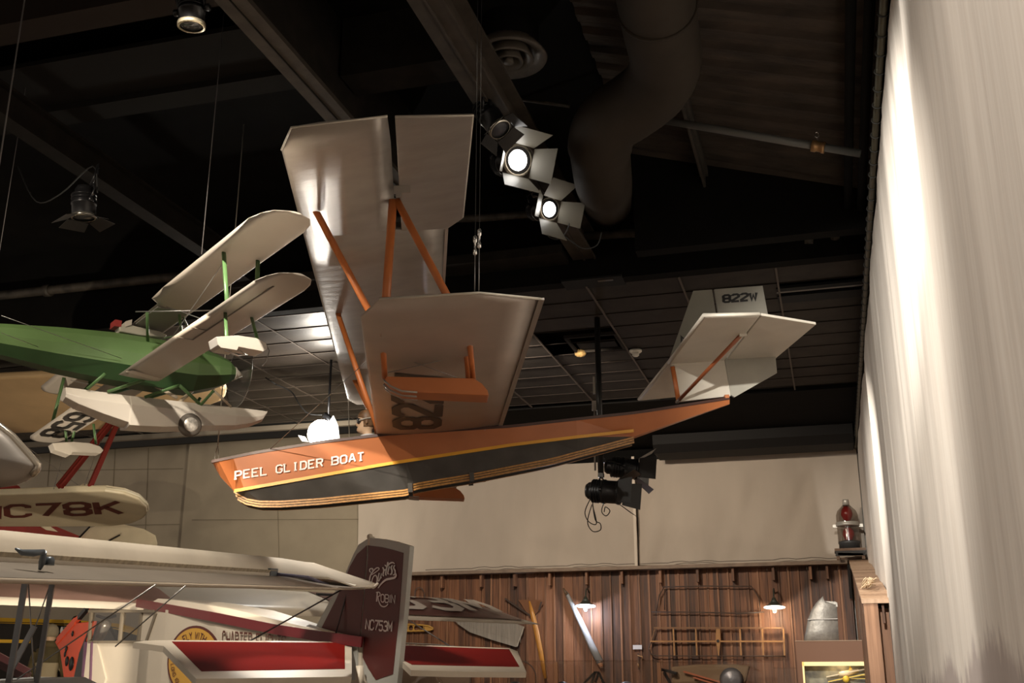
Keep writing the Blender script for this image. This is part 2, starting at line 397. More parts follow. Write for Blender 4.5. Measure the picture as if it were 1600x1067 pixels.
# ---- round diffuser
c = atz(795, 93, 7.18); t = thing('ceiling_diffuser', 'round ringed air diffuser in the dark ceiling beside the light beam', 'air diffuser', c)
dm = mat('diffuser_paint', (.095, .078, .062), .55, 0, .2, 8)
for nm, r0, r1, z0, z1 in (('outer_ring', .26, .375, .06, .0), ('middle_ring', .16, .24, .05, -.03), ('inner_ring', .07, .135, .04, -.05)):
    mb = MB(); mb.lathe(c, (0, 0, 1), [(z0 + .12, r0 * .8), (z0, r0), (z1, r1), (z1 + .02, r1 + .01), (z0 + .14, r0)], 36); mb.build(nm, dm, t)
mb = MB(); mb.lathe(c + V((0, 0, -.04)), (0, 0, 1), [(0, .001), (.0, .05), (.06, .04), (.1, .02)], 20); mb.build('centre_cone', dm, t)
mb = MB(); mb.lathe(c + V((0, 0, .12)), (0, 0, 1), [(0, .3), (.3, .3)], 24, caps=False); mb.build('duct_collar', dark, t)

# ---- big round duct with two elbows
ductm = mat('duct_paint', (.033, .026, .020), .8, 0, .12, 3, spec=.1)
P = [atz(1000, -190, 6.75), atz(1028, 20, 6.75), atz(1040, 95, 6.72), atz(1022, 138, 6.70), atz(985, 168, 6.66), atz(952, 190, 6.60), atz(938, 222, 6.50), atz(940, 262, 6.42), atz(944, 290, 6.5), aty(950, 318, 13.0)]
P = [V(p) for p in P]
t = thing('ventilation_duct', 'fat round ventilation duct bending down near the roof deck', 'duct', P[0])
def smooth(P, k=4):
    out = []
    for i in range(len(P) - 1):
        p0 = P[max(i - 1, 0)]; p1 = P[i]; p2 = P[i + 1]; p3 = P[min(i + 2, len(P) - 1)]
        for j in range(k):
            t_ = j / k; out.append(.5 * ((2 * p1) + (p2 - p0) * t_ + (2 * p0 - 5 * p1 + 4 * p2 - p3) * t_ ** 2 + (3 * p1 - p0 - 3 * p2 + p3) * t_ ** 3))
    return out + [P[-1]]
mb = MB(); SP = smooth(P, 5); mb.tube(SP, [.33] * (len(SP) - 14) + [.31] * 14, 28); mb.build('duct_run', ductm, t)
mb = MB(); d = (P[1] - P[0]).normalized(); mb.lathe(P[0].lerp(P[1], .93), d, [(0, .33), (.0, .345), (.03, .345), (.03, .33)], 28); mb.build('joint_band', ductm, t)

# ---- right-hand scenery drape
def drape_mat():
    m = bpy.data.materials.new('drape_cloth'); m.use_nodes = True; nt = m.node_tree; N = nt.nodes; L = nt.links; b = N['Principled BSDF']
    b.inputs['Roughness'].default_value = .85
    tc = N.new('ShaderNodeTexCoord'); sp = N.new('ShaderNodeSeparateXYZ')
    geo = N.new('ShaderNodeNewGeometry'); L.new(geo.outputs['Position'], sp.inputs[0])
    # fine vertical weave streaks
    cb = N.new('ShaderNodeCombineXYZ'); mu = N.new('ShaderNodeMath'); mu.operation = 'MULTIPLY'; mu.inputs[1].default_value = 9
    L.new(sp.outputs['Y'], mu.inputs[0]); L.new(mu.outputs[0], cb.inputs['Y']); m2 = N.new('ShaderNodeMath'); m2.operation = 'MULTIPLY'; m2.inputs[1].default_value = .5
    L.new(sp.outputs['Z'], m2.inputs[0]); L.new(m2.outputs[0], cb.inputs['Z'])
    nz = N.new('ShaderNodeTexNoise'); nz.inputs['Scale'].default_value = 2.5; nz.inputs['Detail'].default_value = 9; L.new(cb.outputs[0], nz.inputs['Vector'])
    cr = N.new('ShaderNodeValToRGB'); cr.color_ramp.elements[0].color = (.63, .56, .49, 1); cr.color_ramp.elements[1].color = (.70, .635, .565, 1)
    cr.color_ramp.elements[0].position = .35; cr.color_ramp.elements[1].position = .65
    L.new(nz.outputs['Fac'], cr.inputs['Fac'])
    # painted tree line at the bottom: height limit from 1-D noise along the drape
    cy = N.new('ShaderNodeCombineXYZ'); L.new(sp.outputs['Y'], cy.inputs['Y'])
    n1 = N.new('ShaderNodeTexNoise'); n1.inputs['Scale'].default_value = 1.1; n1.inputs['Detail'].default_value = 1; L.new(cy.outputs[0], n1.inputs['Vector'])
    n2 = N.new('ShaderNodeTexNoise'); n2.inputs['Scale'].default_value = 9; n2.inputs['Detail'].default_value = 3; n2.inputs['Roughness'].default_value = .7; L.new(cy.outputs[0], n2.inputs['Vector'])
    n3 = N.new('ShaderNodeTexNoise'); n3.inputs['Scale'].default_value = 14; n3.inputs['Detail'].default_value = 5; L.new(geo.outputs['Position'], n3.inputs['Vector'])
    def mth(op, a, bb):
        q = N.new('ShaderNodeMath'); q.operation = op
        for i, s in enumerate((a, bb)):
            if isinstance(s, (int, float)): q.inputs[i].default_value = s
            else: L.new(s, q.inputs[i])
        return q.outputs[0]
    h = mth('ADD', mth('MULTIPLY', n1.outputs['Fac'], .55), mth('MULTIPLY', n2.outputs['Fac'], .42))
    h = mth('ADD', h, mth('MULTIPLY', n3.outputs['Fac'], .12)); h = mth('ADD', h, .95)
    # the wood fades out toward the far end
    fade = mth('MULTIPLY', mth('MAXIMUM', mth('SUBTRACT', sp.outputs['Y'], 5.0), 0), -.035); h = mth('ADD', h, fade)
    msk = N.new('ShaderNodeMapRange'); L.new(mth('SUBTRACT', h, sp.outputs['Z']), msk.inputs['Value']); msk.inputs['From Min'].default_value = -.02; msk.inputs['From Max'].default_value = .10
    msk.inputs['To Max'].default_value = .8
    mx = N.new('ShaderNodeMix'); mx.data_type = 'RGBA'; L.new(msk.outputs[0], mx.inputs['Factor']); L.new(cr.outputs['Color'], mx.inputs['A']); mx.inputs['B'].default_value = (.37, .305, .285, 1)
    L.new(mx.outputs['Result'], b.inputs['Base Color'])
    return m
mb = MB(); rings = []; Y = 24.0; ys = []
while Y > -2: ys.append(Y); Y -= .03 if Y < 12 else .05
rf = random.Random(11)
folds = [(rf.uniform(.06, .22), rf.uniform(3.3, 20), rf.uniform(.006, .022)) for _ in range(40)]
folds += [(.5, 9.0, .035), (.35, 7.0, .03), (.6, 13.5, .025), (.5, 17.0, .03)]
def drx(y, z):
    x = XR + .02 * sin(y * 1.9) + .012 * sin(y * 4.7 + 1) + .0015 * sin(y * 17 + sin(z))
    for w, c, am in folds: x += am * math.exp(-((y - c - .04 * (z - 3)) / w) ** 2) * (1 if am > .03 else .8)
    return min(XR + .10, x - .02) if y > 16 else x - .03
zs = [0, .6, 1.2, 1.8, 2.6, 3.4, 4.2, 5.0, 5.6, 5.95]
mb.loft([[V((drx(y, z) if z < 5.9 else XR + .3 * (drx(y, z) - XR), y, z)) for z in zs] for y in ys], 0, True, False, open_ring=True)
mb.build('scenery_drape', drape_mat(), label='tall off-white scenery drape with painted trees, hanging along the right side', cat='curtain')
t = thing('drape_rail', 'dark round rail laced to the top of the tall right-hand drape', 'curtain rail', (XR - .04, 6, 6.0))
mb = MB(); mb.tube([(XR - .04, -1, 6.0), (XR - .04, 24, 5.97)], .032, 10); mb.build('rail_tube', mat('rail_paint', (.075, .068, .045), .45, .3), t)
mb = MB(); y = 1.0
while y < 24:
    mb.tube(arcpts((XR - .04, y, 5.99), (1, 0, 0), (0, .25, 1), .041, .041, 0, 2 * pi, 10)[:-1], .006, 5, closed=True); mb.bar((XR, y, 5.97), (XR + .015, y + .02, 5.93), .01, .01); y += .28
mb.build('lacing', mat('lacing_cord', (.02, .018, .014), .7), t, kind='stuff')

# ---- canvas above the shed
canv = mat('canvas_cloth', (.46, .395, .33), .9, 0, .05, 1.5, bump=.18, bscale=3, stretch=(1.2, 1, .35))
def canvas(xa, xb, lab, seed):
    mb = MB(); n = max(6, int((xb - xa) / .09)); rows = []
    for i in range(n + 1):
        x = xa + (xb - xa) * i / n; r = []
        for k in range(14):
            z = 3.62 + (5.96 - 3.62) * k / 13
            w = .10 * noise.noise(V((x * 1.3 + seed, z * .55 + x * .6, 0))) + .055 * noise.noise(V((x * 3.1 - z * 1.2, z * .8, seed)))
            r.append(V((x, 23.86 + w * min(1, (13 - k) / 3 + .15), z)))
        rows.append(r)
    mb.loft(rows, 0, True, False, open_ring=True)
    mb.build('canvas_sheet', canv, label=lab, cat='canvas', group='canvas sheets above the shed')
xs = aty(993, 800, 23.86).x
canvas(-10.68, xs + .02, 'wide beige canvas sheet above the shed, left of the vertical seam', 1)
canvas(xs + .05, XR - .03, 'beige canvas sheet above the shed between seam and red lantern', 5)
mb = MB(); mb.abox((xs - .01, 23.60, 3.60), (xs + .05, 23.66, 6.0)); mb.build('seam_post', mat('seam_tape', (.62, .54, .45), .7), label='thin upright seam post between the two canvas sheets', cat='post')
mb = MB(); pts = []
for i in range(60):
    x = -8.9 + i * .158; pts.append((x, 23.72, 3.665 + .035 * abs(sin(i * .9)) * (1 if (i // 7) % 2 else .2)))
mb.tube(pts, .007, 5); mb.build('slack_cable', mat('brown_cable', (.09, .07, .055), .6), label='slack black cable lying along the top of the wooden shed', cat='cable')

# ---- board-and-batten shed facade
def wood_mat(name, base, lo, hi, axis='X', width=.2):
    m = bpy.data.materials.new(name); m.use_nodes = True; nt = m.node_tree; N = nt.nodes; L = nt.links; b = N['Principled BSDF']; b.inputs['Roughness'].default_value = .62
    geo = N.new('ShaderNodeNewGeometry'); sp = N.new('ShaderNodeSeparateXYZ'); L.new(geo.outputs['Position'], sp.inputs[0])
    q = N.new('ShaderNodeMath'); q.operation = 'DIVIDE'; q.inputs[1].default_value = width; L.new(sp.outputs[axis], q.inputs[0])
    fl = N.new('ShaderNodeMath'); fl.operation = 'FLOOR'; L.new(q.outputs[0], fl.inputs[0])
    wn = N.new('ShaderNodeTexWhiteNoise'); wn.noise_dimensions = '1D'; L.new(fl.outputs[0], wn.inputs['W'])
    mp = N.new('ShaderNodeMapping'); mp.inputs['Scale'].default_value = (14, 14, .9) if axis == 'X' or axis == 'Y' else (.9, 14, 14)
    L.new(geo.outputs['Position'], mp.inputs['Vector'])
    nz = N.new('ShaderNodeTexNoise'); nz.inputs['Scale'].default_value = 1.6; nz.inputs['Detail'].default_value = 7; L.new(mp.outputs[0], nz.inputs['Vector'])
    ad = N.new('ShaderNodeMath'); ad.operation = 'MULTIPLY_ADD'; L.new(wn.outputs['Value'], ad.inputs[0]); ad.inputs[1].default_value = .55; L.new(nz.outputs['Fac'], ad.inputs[2])
    cr = N.new('ShaderNodeValToRGB'); cr.color_ramp.elements[0].color = (*lo, 1); cr.color_ramp.elements[1].color = (*hi, 1); cr.color_ramp.elements[0].position = .38; cr.color_ramp.elements[1].position = 1.05
    e = cr.color_ramp.elements.new(.68); e.color = (*base, 1)
    L.new(ad.outputs[0], cr.inputs['Fac']); L.new(cr.outputs['Color'], b.inputs['Base Color'])
    bp = N.new('ShaderNodeBump'); bp.inputs['Strength'].default_value = .3; bp.inputs['Distance'].default_value = .01; L.new(nz.outputs['Fac'], bp.inputs['Height']); L.new(bp.outputs['Normal'], b.inputs['Normal'])
    return m
shedw = wood_mat('shed_boards', (.092, .034, .0135), (.026, .0095, .0045), (.20, .080, .033))
SY = 23.45
mb = MB(); x = -10.4; i = 0; rw = random.Random(5)
while x < .35:
    w = rw.choice((.19, .20, .21, .24)); mb.abox((x, SY + rw.uniform(0, .012), 0), (min(x + w - .006, .36), SY + .06, 3.5)); x += w
struct(mb, 'wall_back_shed', shedw)
battm = wood_mat('shed_battens', (.15, .064, .028), (.07, .028, .012), (.25, .115, .055), width=.05)
mb = MB(); x = -10.3
while x < .3:
    mb.abox((x, SY - .022, 0), (x + rw.uniform(.028, .045), SY + .01, 3.5)); x += rw.choice((.19, .2, .21, .41))
struct(mb, 'trim_5', battm)
# rafter tails and roof ledge
ledgem = wood_mat('ledge_boards', (.34, .23, .155), (.2, .13, .085), (.46, .34, .24), axis='Y', width=.12)
mb = MB()
for px in (690, 751, 803, 858, 915, 970, 1030, 1088, 1143, 1206, 1264, 1290):
    p = aty(px, 890, SY - .12); mb.abox((p.x, SY - .2, 3.22), (p.x + .05, SY - .02, 3.49))
struct(mb, 'trim_6', battm)
mb = MB(); mb.abox((-10.5, SY - .32, 3.50), (.32, 23.80, 3.57)); struct(mb, 'trim_7', mat('ledge_edge', (.20, .145, .105), .7, 0, .2, 6))
# lean-to along the drape: sloping plank roof, side boards and end post
mb = MB()
n = 26
for k in range(n):
    y0 = 15.5 + (22.9 - 15.5) * k / n; y1 = 15.5 + (22.9 - 15.5) * (k + 1) / n - .02
    z0 = 2.30 + (y0 - 15.5) * .168; z1 = 2.30 + (y1 - 15.5) * .168
    xl = .35; xr = XR - .015
    mb.add([(xl, y0, z0), (xr, y0, z0), (xr, y1, z1), (xl, y1, z1), (xl, y0, z0 - .05), (xr, y0, z0 - .05), (xr, y1, z1 - .05), (xl, y1, z1 - .05)], [(0, 1, 2, 3), (7, 6, 5, 4), (0, 4, 5, 1), (1, 5, 6, 2), (2, 6, 7, 3), (3, 7, 4, 0)])
struct(mb, 'trim_8', wood_mat('leanto_planks', (.36, .22, .135), (.24, .14, .08), (.47, .31, .2), axis='Y', width=.285))
mb = MB(); y = 15.6
while y < 23.4:
    zt = min(3.45, 2.24 + (y - 15.5) * .168); mb.abox((.40, y, 0), (.44, y + .2, zt)); y += .21
mb.abox((.44, 15.85, 0), (XR - .05, 15.9, 2.2))
struct(mb, 'wall_right_shed', wood_mat('leanto_boards', (.15, .068, .034), (.06, .025, .013), (.25, .12, .06), axis='Y', width=.21))
mb = MB(); mb.abox((.37, 15.52, 0), (.55, 15.7, 2.26)); struct(mb, 'trim_9', wood_mat('post_boards', (.27, .135, .07), (.17, .08, .04), (.38, .2, .11), width=.045))
mb = MB(); mb.abox((.60, 15.6, 2.0), (.63, 15.66, 2.24)); struct(mb, 'trim_10', battm)
p = aty(1322, 905, 22.6); mb = MB(); mb.bar((.33, 23.3, 2.85), (.33, 22.75, 3.42), .05, .08); struct(mb, 'trim_11', blackp)

# ================================================================== ORANGE GLIDER BOAT
S = hd(660); TH = V((S.y, -S.x, 0)); psi = radians(5)
A = TH * cos(psi) + UP * sin(psi); U = S.cross(A) if S.cross(A).z > 0 else A.cross(S)
SC = 11.92
def pp(a, s, u): return CAM + A * a + S * s + U * u
def loc(q): q = q - CAM; return q.dot(A), q.dot(S), q.dot(U)
def mir(q): a, s, u = loc(q); return pp(a, 2 * SC - s, u)
UU = 4.08
upw = lambda x, y: onp(x, y, pp(0, 0, UU), U)
BM = .30
r0 = onp(590, 677, CAM + S * (SC - BM), S); u0 = loc(r0)[2]
dih = radians(2); DR = -S * cos(dih) + U * sin(dih); LN = DR.cross(A).normalized(); LN = LN if LN.z > 0 else -LN
lww = lambda x, y: onp(x, y, r0, LN)
onS = lambda x, y, s: onp(x, y, CAM + S * s, S)
peel = thing('glider_boat', 'orange and charcoal glider boat with two silver wings and white bow lettering, hanging from cables', 'aircraft', pp(.8, SC, 2.0))

# ---- hull
bx = [(332, .22), (420, .28), (600, .30), (790, .30), (900, .27), (1000, .19), (1140, .045)]
def lerp_tab(tab, x):
    if x <= tab[0][0]: return tab[0][1]
    for (x0, y0), (x1, y1) in zip(tab, tab[1:]):
        if x <= x1: return y0 + (y1 - y0) * (x - x0) / (x1 - x0)
    return tab[-1][1]
FG, FS, FC = 1.0, .84, .42
def hp(x, y, k=1.0): b = lerp_tab(bx, x) * k; a, s, u = loc(onS(x, y, SC - b)); return a, u, b
gun = [hp(*p) for p in ((332, 722), (400, 708), (500, 692), (600, 680), (800, 667), (900, 656), (1000, 645), (1140, 623))]
stp = [hp(*p, FS) for p in ((366, 767), (450, 752), (600, 725.5), (800, 695), (990, 673))]
chn = [hp(*p, FC) for p in ((332, 724), (345, 746), (365, 767), (384, 778), (405, 782), (439, 782), (500, 778), (637, 764), (646, 755), (736, 740), (860, 716), (990, 682), (1140, 631))]
T2 = lambda L: [(a, u) for a, u, b in L]
gA, sA, cA = T2(gun), T2(stp), T2(chn); bA = [(a, b) for a, u, b in gun]
stations = sorted(set([round(p[0], 3) for p in gun + chn + stp] + [gun[0][0] + .02 * k for k in range(1, 4)]))
stations = [a for a in stations if a >= gun[0][0] - .001]
def hullring(a):
    g = lerp_tab(gA, a); c = min(lerp_tab(cA, a), g - .002); b = lerp_tab(bA, a)
    if a < sA[0][0] or a > sA[-1][0]: st = c + .001
    else: st = max(lerp_tab(sA, a), c + .001)
    cb = b * FC; sb_ = b * FS
    if st - c < .02: sb_ = cb
    return [pp(a, SC - b, g), pp(a, SC - sb_, st), pp(a, SC - cb, c), pp(a, SC + cb, c), pp(a, SC + sb_, st), pp(a, SC + b, g)]
mb = MB(); mb.loft([hullring(a) for a in stations], 0, False, False, open_ring=True, mfun=lambda i, k: 0 if k in (0, 4) else 1 if stations[i] < 2.3 else 0)
r = hullring(stations[-1]); mb.add(r, [list(range(6))]); 
mb.build('hull', [orange, charcoal], peel)
def rail(fu, a0, a1, w, h, out, side, n=40, du=0, k=1.0):
    mb = MB(); R = []
    for i in range(n + 1):
        a = a0 + (a1 - a0) * i / n; b = lerp_tab(bA, a) * k + out; u = fu(a) + du
        R.append([pp(a, SC + side * b, u - h / 2), pp(a, SC + side * b, u + h / 2), pp(a, SC + side * (b - w), u + h / 2), pp(a, SC + side * (b - w), u - h / 2)])
    return mb.loft(R, 0, False, True)
for sd in (-1, 1):
    rail(lambda a: lerp_tab(sA, a), sA[0][0], sA[-1][0], .012, .034, .008, sd, k=FS).build('stripe', yellow_st, peel, 'yellow stripe' if sd < 0 else None)
    rail(lambda a: lerp_tab(gA, a), gun[0][0] - .01, gun[-1][0], .05, .030, .008, sd, du=.008).build('gunwale', maroon_d, peel)
    # varnished rubbing strips in two runs, joined by dark brackets
    aj = loc(onS(641, 764, SC - BM * FC))[0]; a2 = loc(onS(737, 744, SC - BM * FC))[0]; ae = chn[-2][0]
    for k in range(3):
        du = -.010 - .027 * k
        rail(lambda a: lerp_tab(cA, a), chn[2][0] + .02 * k, aj - .02, .03, .019, .004, sd, du=du, k=FC).build('rub_strip', woodstrip, peel)
        rail(lambda a: lerp_tab(cA, a), aj + .03, ae, .03, .019, .004, sd, du=du, k=FC).build('rub_strip', woodstrip, peel)
    rail(lambda a: lerp_tab(cA, a), chn[2][0] + .05, aj - .02, .02, .07, -.008, sd, du=-.035, k=FC).build('chine_batten', charcoal, peel)
    rail(lambda a: lerp_tab(cA, a), aj + .03, ae, .02, .07, -.008, sd, du=-.035, k=FC).build('chine_batten', charcoal, peel)
    for ab, wd in ((aj, .05), (a2, .05)):
        c = pp(ab, SC + sd * (BM * FC + .004), lerp_tab(cA, ab + .03) - .04); mb = MB(); mb.box(c, (A, S, U), (wd, .04, .10)); mb.build('bracket', charcoal, peel)
# decks with an open cockpit
def deck(a0, a1):
    mb = MB(); R = []
    for i in range(13):
        a = a0 + (a1 - a0) * i / 12; b = lerp_tab(bA, a) - .01; g = lerp_tab(gA, a) - .004
        R.append([pp(a, SC - b, g), pp(a, SC - b * .5, g + b * .07), pp(a, SC, g + b * .1), pp(a, SC + b * .5, g + b * .07), pp(a, SC + b, g)])
    return mb.loft(R, 0, True, False, open_ring=True)
deck(gun[0][0] + .01, -.72).build('deck', orange, peel); deck(.02, gun[-1][0] - .01).build('deck', orange, peel)
mb = MB(); g = lerp_tab(gA, -.2); mb.box(pp(-.12, SC, g - .32), (A, S, U), (.36, .4, .05)); mb.box(pp(.0, SC, g - .12), (A, S, U), (.05, .4, .36)); mb.build('seat', maroon_d, peel)
# side lettering
mb = MB(); base = lambda x: 750 - (x - 367) * (30 / 202)
for w, xa, xb in (('PEEL', 366.5, 418), ('GLIDER', 430.5, 505), ('BOAT', 517.5, 569.5)):
    hgt = 14.8
    q = [onS(x, y, SC - lerp_tab(bx, x) * k - .008) for x, y, k in ((xa, base(xa) - hgt + .4, .975), (xb, base(xb) - hgt, .975), (xb, base(xb), .90), (xa, base(xa), .90))]
    mb = MB(); text(mb, w, quadfn(*q), th=1.15, gap=1.75, serif=True); mb.build('lettering', white_let, peel, 'white block lettering')

# ---- upper wing
aLE = sum(loc(upw(*p))[0] for p in ((440, 235), (473, 352), (495, 455))) / 3
aTE = sum(loc(upw(*p))[0] for p in ((698, 352), (693, 455))) / 2
aSP = sum(loc(upw(*p))[0] for p in ((608.5, 184), (618.5, 358))) / 2
s3 = loc(upw(623, 358))[1]; L3 = lambda a, s: pp(a, s, UU)
t1 = [(upw(455, 200), upw(605.5, 182), .03), (upw(440, 235), L3(aSP, loc(upw(613, 222))[1]), .12), (L3(aLE, s3), L3(aSP, s3 + .001), .14), (L3(aLE, s3 + .002), L3(aTE, s3 + .003), .14)]
secs = t1 + [(L3(aLE, SC - 1.5), L3(aTE, SC - 1.5), .14)]
secs = secs + [(mir(a), mir(b), t_) for a, b, t_ in secs[::-1]]
# rib sag between stations gives the sheet its soft waves
mb = MB(); wing(mb, secs, U); mb.build('upper_wing', silver, peel)
ail = [upw(*p) for p in ((617, 182.5), (739, 180), (723, 339), (700, 354.5), (627.5, 360))]
for pts in (ail, [mir(p) for p in ail]):
    mb = MB(); panel(mb, pts, U, .035); o = mb.build('aileron', silver, peel, bevel=.008)
    c = (pts[0] * .2 + pts[4] * .8) + (pts[1] - pts[0]) * .06
    h = mir if pts is not ail else (lambda q: q)
    mb = MB(); q = h(upw(622, 288)); mb.box(q - U * .05 + A * .03, (A, S, U), (.14, .015, .07)); mb.box(q - U * .09, (A, S, U), (.05, .02, .06)); mb.build('hinge_horn', silver, o)
# lit tip edges put in as pale tubes, plus trailing edge caps
for f in (lambda q: q, mir):
    mb = MB(); mb.tube([f(upw(*p)) + U * .004 for p in ((440, 235), (455, 200), (605.5, 182))], .009, 6); mb.build('lit_tip_edge', tailwhite, peel)
    mb = MB(); mb.tube([f(p) for p in (ail[0], ail[1], ail[2], ail[3], ail[4])], .009, 6); mb.build('lit_tip_edge', tailwhite, peel)
for f in (lambda q: q, mir):
    mb = MB(); mb.bar(f(L3(aTE, s3 + .05)) + U * .005, f(L3(aTE, SC - .05)) + U * .005, .03, .02); mb.build('edge_strip', chrome if False else silver_low, peel)

# ---- lower wings
def lower(f):
    secs = [(f(lww(592, 467)), f(lww(748, 457.5)), .02), (f(lww(563, 495)), f(lww(845, 467.5)), .11), (f(lww(577, 600)), f(lww(815, 570)), .14), (f(lww(588, 677)), f(lww(782, 664)), .14)]
    mb = MB(); wing(mb, secs, U); o = mb.build('lower_wing', silver_low, peel)
    mb = MB(); a, b = f(lww(846, 467)), f(lww(782, 664)); mb.bar(a, b, .045, .018, A); mb.build('edge_strip', silver, o)
    mb = MB(); e = f(lww(592, 467)); g = f(lww(748, 457.5)); k = f(lww(845, 467)); mb.tube([e, g, k], .010, 6); mb.build('lit_tip_edge', tailwhite, o)  # pale tube stands in for the light catching the tip edge
    mb = MB(); p = f(lww(595, 521)) - U * .015; mb.bar(p - S * .05, p + S * .05, .012, .012); p = f(lww(740, 560)) - U * .01; mb.bar(p - S * .03, p + S * .03, .012, .012); mb.build('fitting', chrome, o)
    return o
lw_near = lower(lambda q: q); lower(mir)
mb = MB(); text(mb, '822W', quadfn(*[lww(*p) - LN * .042 for p in ((612, 666), (606, 577), (699, 577), (691, 664))]), th=1.25, gap=1.3)
mb.build('wing_letters', brown_let, lw_near, 'dark registration letters under the wing')

# ---- struts
def strut(p, q, w, m_, name='strut', par=peel, ends=True, lab=None):
    mb = MB(); d = (q - p).normalized(); a, b = perp_axes(d)
    a = (A - d * A.dot(d)).normalized(); b = d.cross(a); n = 10
    mb.loft([[c + a * cos(2 * pi * k / n) * w * .5 + b * sin(2 * pi * k / n) * w * .33 for k in range(n)] for c in (p, p.lerp(q, .5), q)], 0, True, True)
    o = mb.build(name, m_, par, lab)
    if ends:
        mb = MB()
        for e, s_ in ((p, 1), (q, -1)): mb.box(e + d * s_ * .01, (d, a, b), (.05, w * .7, .025))
        mb.build('end_fitting', silver, o)
    return o
fU, rU, fL, rL = upw(493, 327) - U * .01, upw(614, 311) - U * .01, lww(600, 546), lww(734, 536)
for f in (lambda q: q, mir):
    strut(f(fU), f(fL) + U * .1, .062, orange_strut); strut(f(rU), f(fL) + U * .1, .075, orange_strut); strut(f(rU) + A * .03, f(rL) + U * .05, .068, orange_strut)
cU = upw(527, 487); ca, cs, cu_ = loc(cU)
for sd in (-1, 1):
    strut(pp(ca, SC + .03 * sd, UU), pp(-.30, SC + sd * .28, lerp_tab(gA, -.3)), .055, orange_strut, 'cabane_strut'); strut(pp(.35, SC + .03 * sd, UU), pp(.85, SC + sd * .28, lerp_tab(gA, .85)), .055, orange_strut, 'cabane_strut')

# ---- wing floats
def flt(f):
    s_ = loc(lww(660, 560))[1]; s_n = s_ - .14
    prof = [(604, 588), (740, 591), (753, 599), (762, 610), (764, 618), (652, 613), (628, 611), (610, 603), (600, 594)]
    pts = [onS(x, y, s_n) for x, y in prof]
    mb = MB(); mb.prism([f(p) for p in pts], (f(pts[0] + S * .26) - f(pts[0])))
    o = mb.build('wing_float', orange, peel, bevel=.006)
    mb = MB(); mb.tube([f(p + S * .13 - A * .005) for p in (pts[5], pts[6], pts[7], pts[8])], [.014] * 4, 6); mb.tube([f(p + S * .0) for p in (pts[5], pts[6], pts[7], pts[8])], .009, 6); mb.tube([f(p + S * .26) for p in (pts[5], pts[6], pts[7], pts[8])], .009, 6)
    mb.build('bow_trim', silver, o)
    L = [(lww(599, 546), onS(601, 590, s_)), (lww(734, 535), onS(739, 594, s_)), (lww(729, 552), onS(732, 592, s_ + .12))]
    for a, b in L: strut(f(a), f(b), .05, orange_strut, 'float_strut')
    mb = MB()
    for a, b in (((605, 551), (725, 594)), ((728, 554), (606, 582))): mb.tube([f(onS(*a, s_)), f(onS(*b, s_))], .004, 5)
    mb.build('brace_wire', cable, o)
flt(lambda q: q); flt(mir)

# ---- tail
fin = lambda x, y: onS(x, y, SC)
FN = S
finup = mat('fin_upper_grey', (.27, .255, .215), .5, .2, .06, 4)
mb = MB(); panel(mb, [fin(*p) for p in ((1048, 566), (1131, 561), (1141, 619), (1061, 628))], FN, .035); panel(mb, [fin(*p) for p in ((1083, 455), (1112, 453), (1129, 561), (1044, 566))], FN, .032, 1)
mb.build('fin', [tailwhite, finup], peel)
mb = MB(); panel(mb, [fin(*p) for p in ((1116, 452.5), (1191, 447), (1211, 556), (1213.5, 583), (1147, 621), (1141, 617), (1132, 561))], FN, .03); rud = mb.build('rudder', tailgrey, peel)
mb = MB(); text(mb, '822W', quadfn(*[fin(*p) - S * .02 for p in ((1127, 460.5), (1183, 455.5), (1184, 471), (1128, 475.5))]), th=1.75, gap=1.5, serif=False); mb.build('rudder_letters', black_let, rud, 'black letters 822W')
mb = MB(); text(mb, 'N', quadfn(*[fin(*p) - S * .02 for p in ((1062, 525), (1078, 524), (1079, 540), (1063, 541))]), th=1.3); mb.build('fin_letter', black_let, peel)
su = loc(fin(1130, 561))[2]; stw = lambda x, y: onp(x, y, pp(0, 0, su), U)
hr = loc(stw(1131, 561)); lr = loc(stw(1049, 560))
le_tip, h_tip = stw(1100, 492.5), stw(1186.5, 491)
a_lr = loc(stw(1048, 562))[0]
st_n = [pp(a_lr, SC, su), le_tip, h_tip, pp(hr[0], SC, su)]
el_n = [h_tip + A * .02, stw(1275, 505), stw(1215, 555.5), pp(hr[0] + .03, SC - .03, su)]
for f in (lambda q: q, mir):
    mb = MB(); panel(mb, [f(p) for p in st_n], U, .05); o = mb.build('stabilizer', tailwhite, peel, bevel=.012)
    mb = MB(); panel(mb, [f(p) for p in el_n], U, .03); mb.build('elevator', tailwhite, peel, bevel=.006)
    mb = MB(); mb.tube([f(p) for p in (st_n[0], st_n[1], st_n[2])], .022, 8); mb.build('edge_tube', tailwhite, o)
    strut(f(stw(1159, 519)) - U * .02, f(pp(loc(fin(1060, 626))[0], SC - .06, loc(fin(1060, 626))[2])), .05, mat('tail_strut_paint', (.30, .085, .03), .35), 'tail_strut')
    mb = MB(); q = f(stw(1160, 518)) - U * .03; mb.box(q, (A, S, U), (.08, .03, .05)); mb.build('bracket', tailwhite, o); mb = MB(); q = f(stw(1054, 566)) - U * .03; mb.box(q, (A, S, U), (.1, .04, .05)); mb.build('bracket', tailwhite, o)
strut(fin(1050, 574) - S * .03, fin(1059, 626) - S * .03, .055, orange_strut, 'fin_post')
mb = MB(); q = fin(1134, 621); mb.box(q - S * .03, (A, S, U), (.05, .06, .04)); mb.build('tail_block', orange, peel)

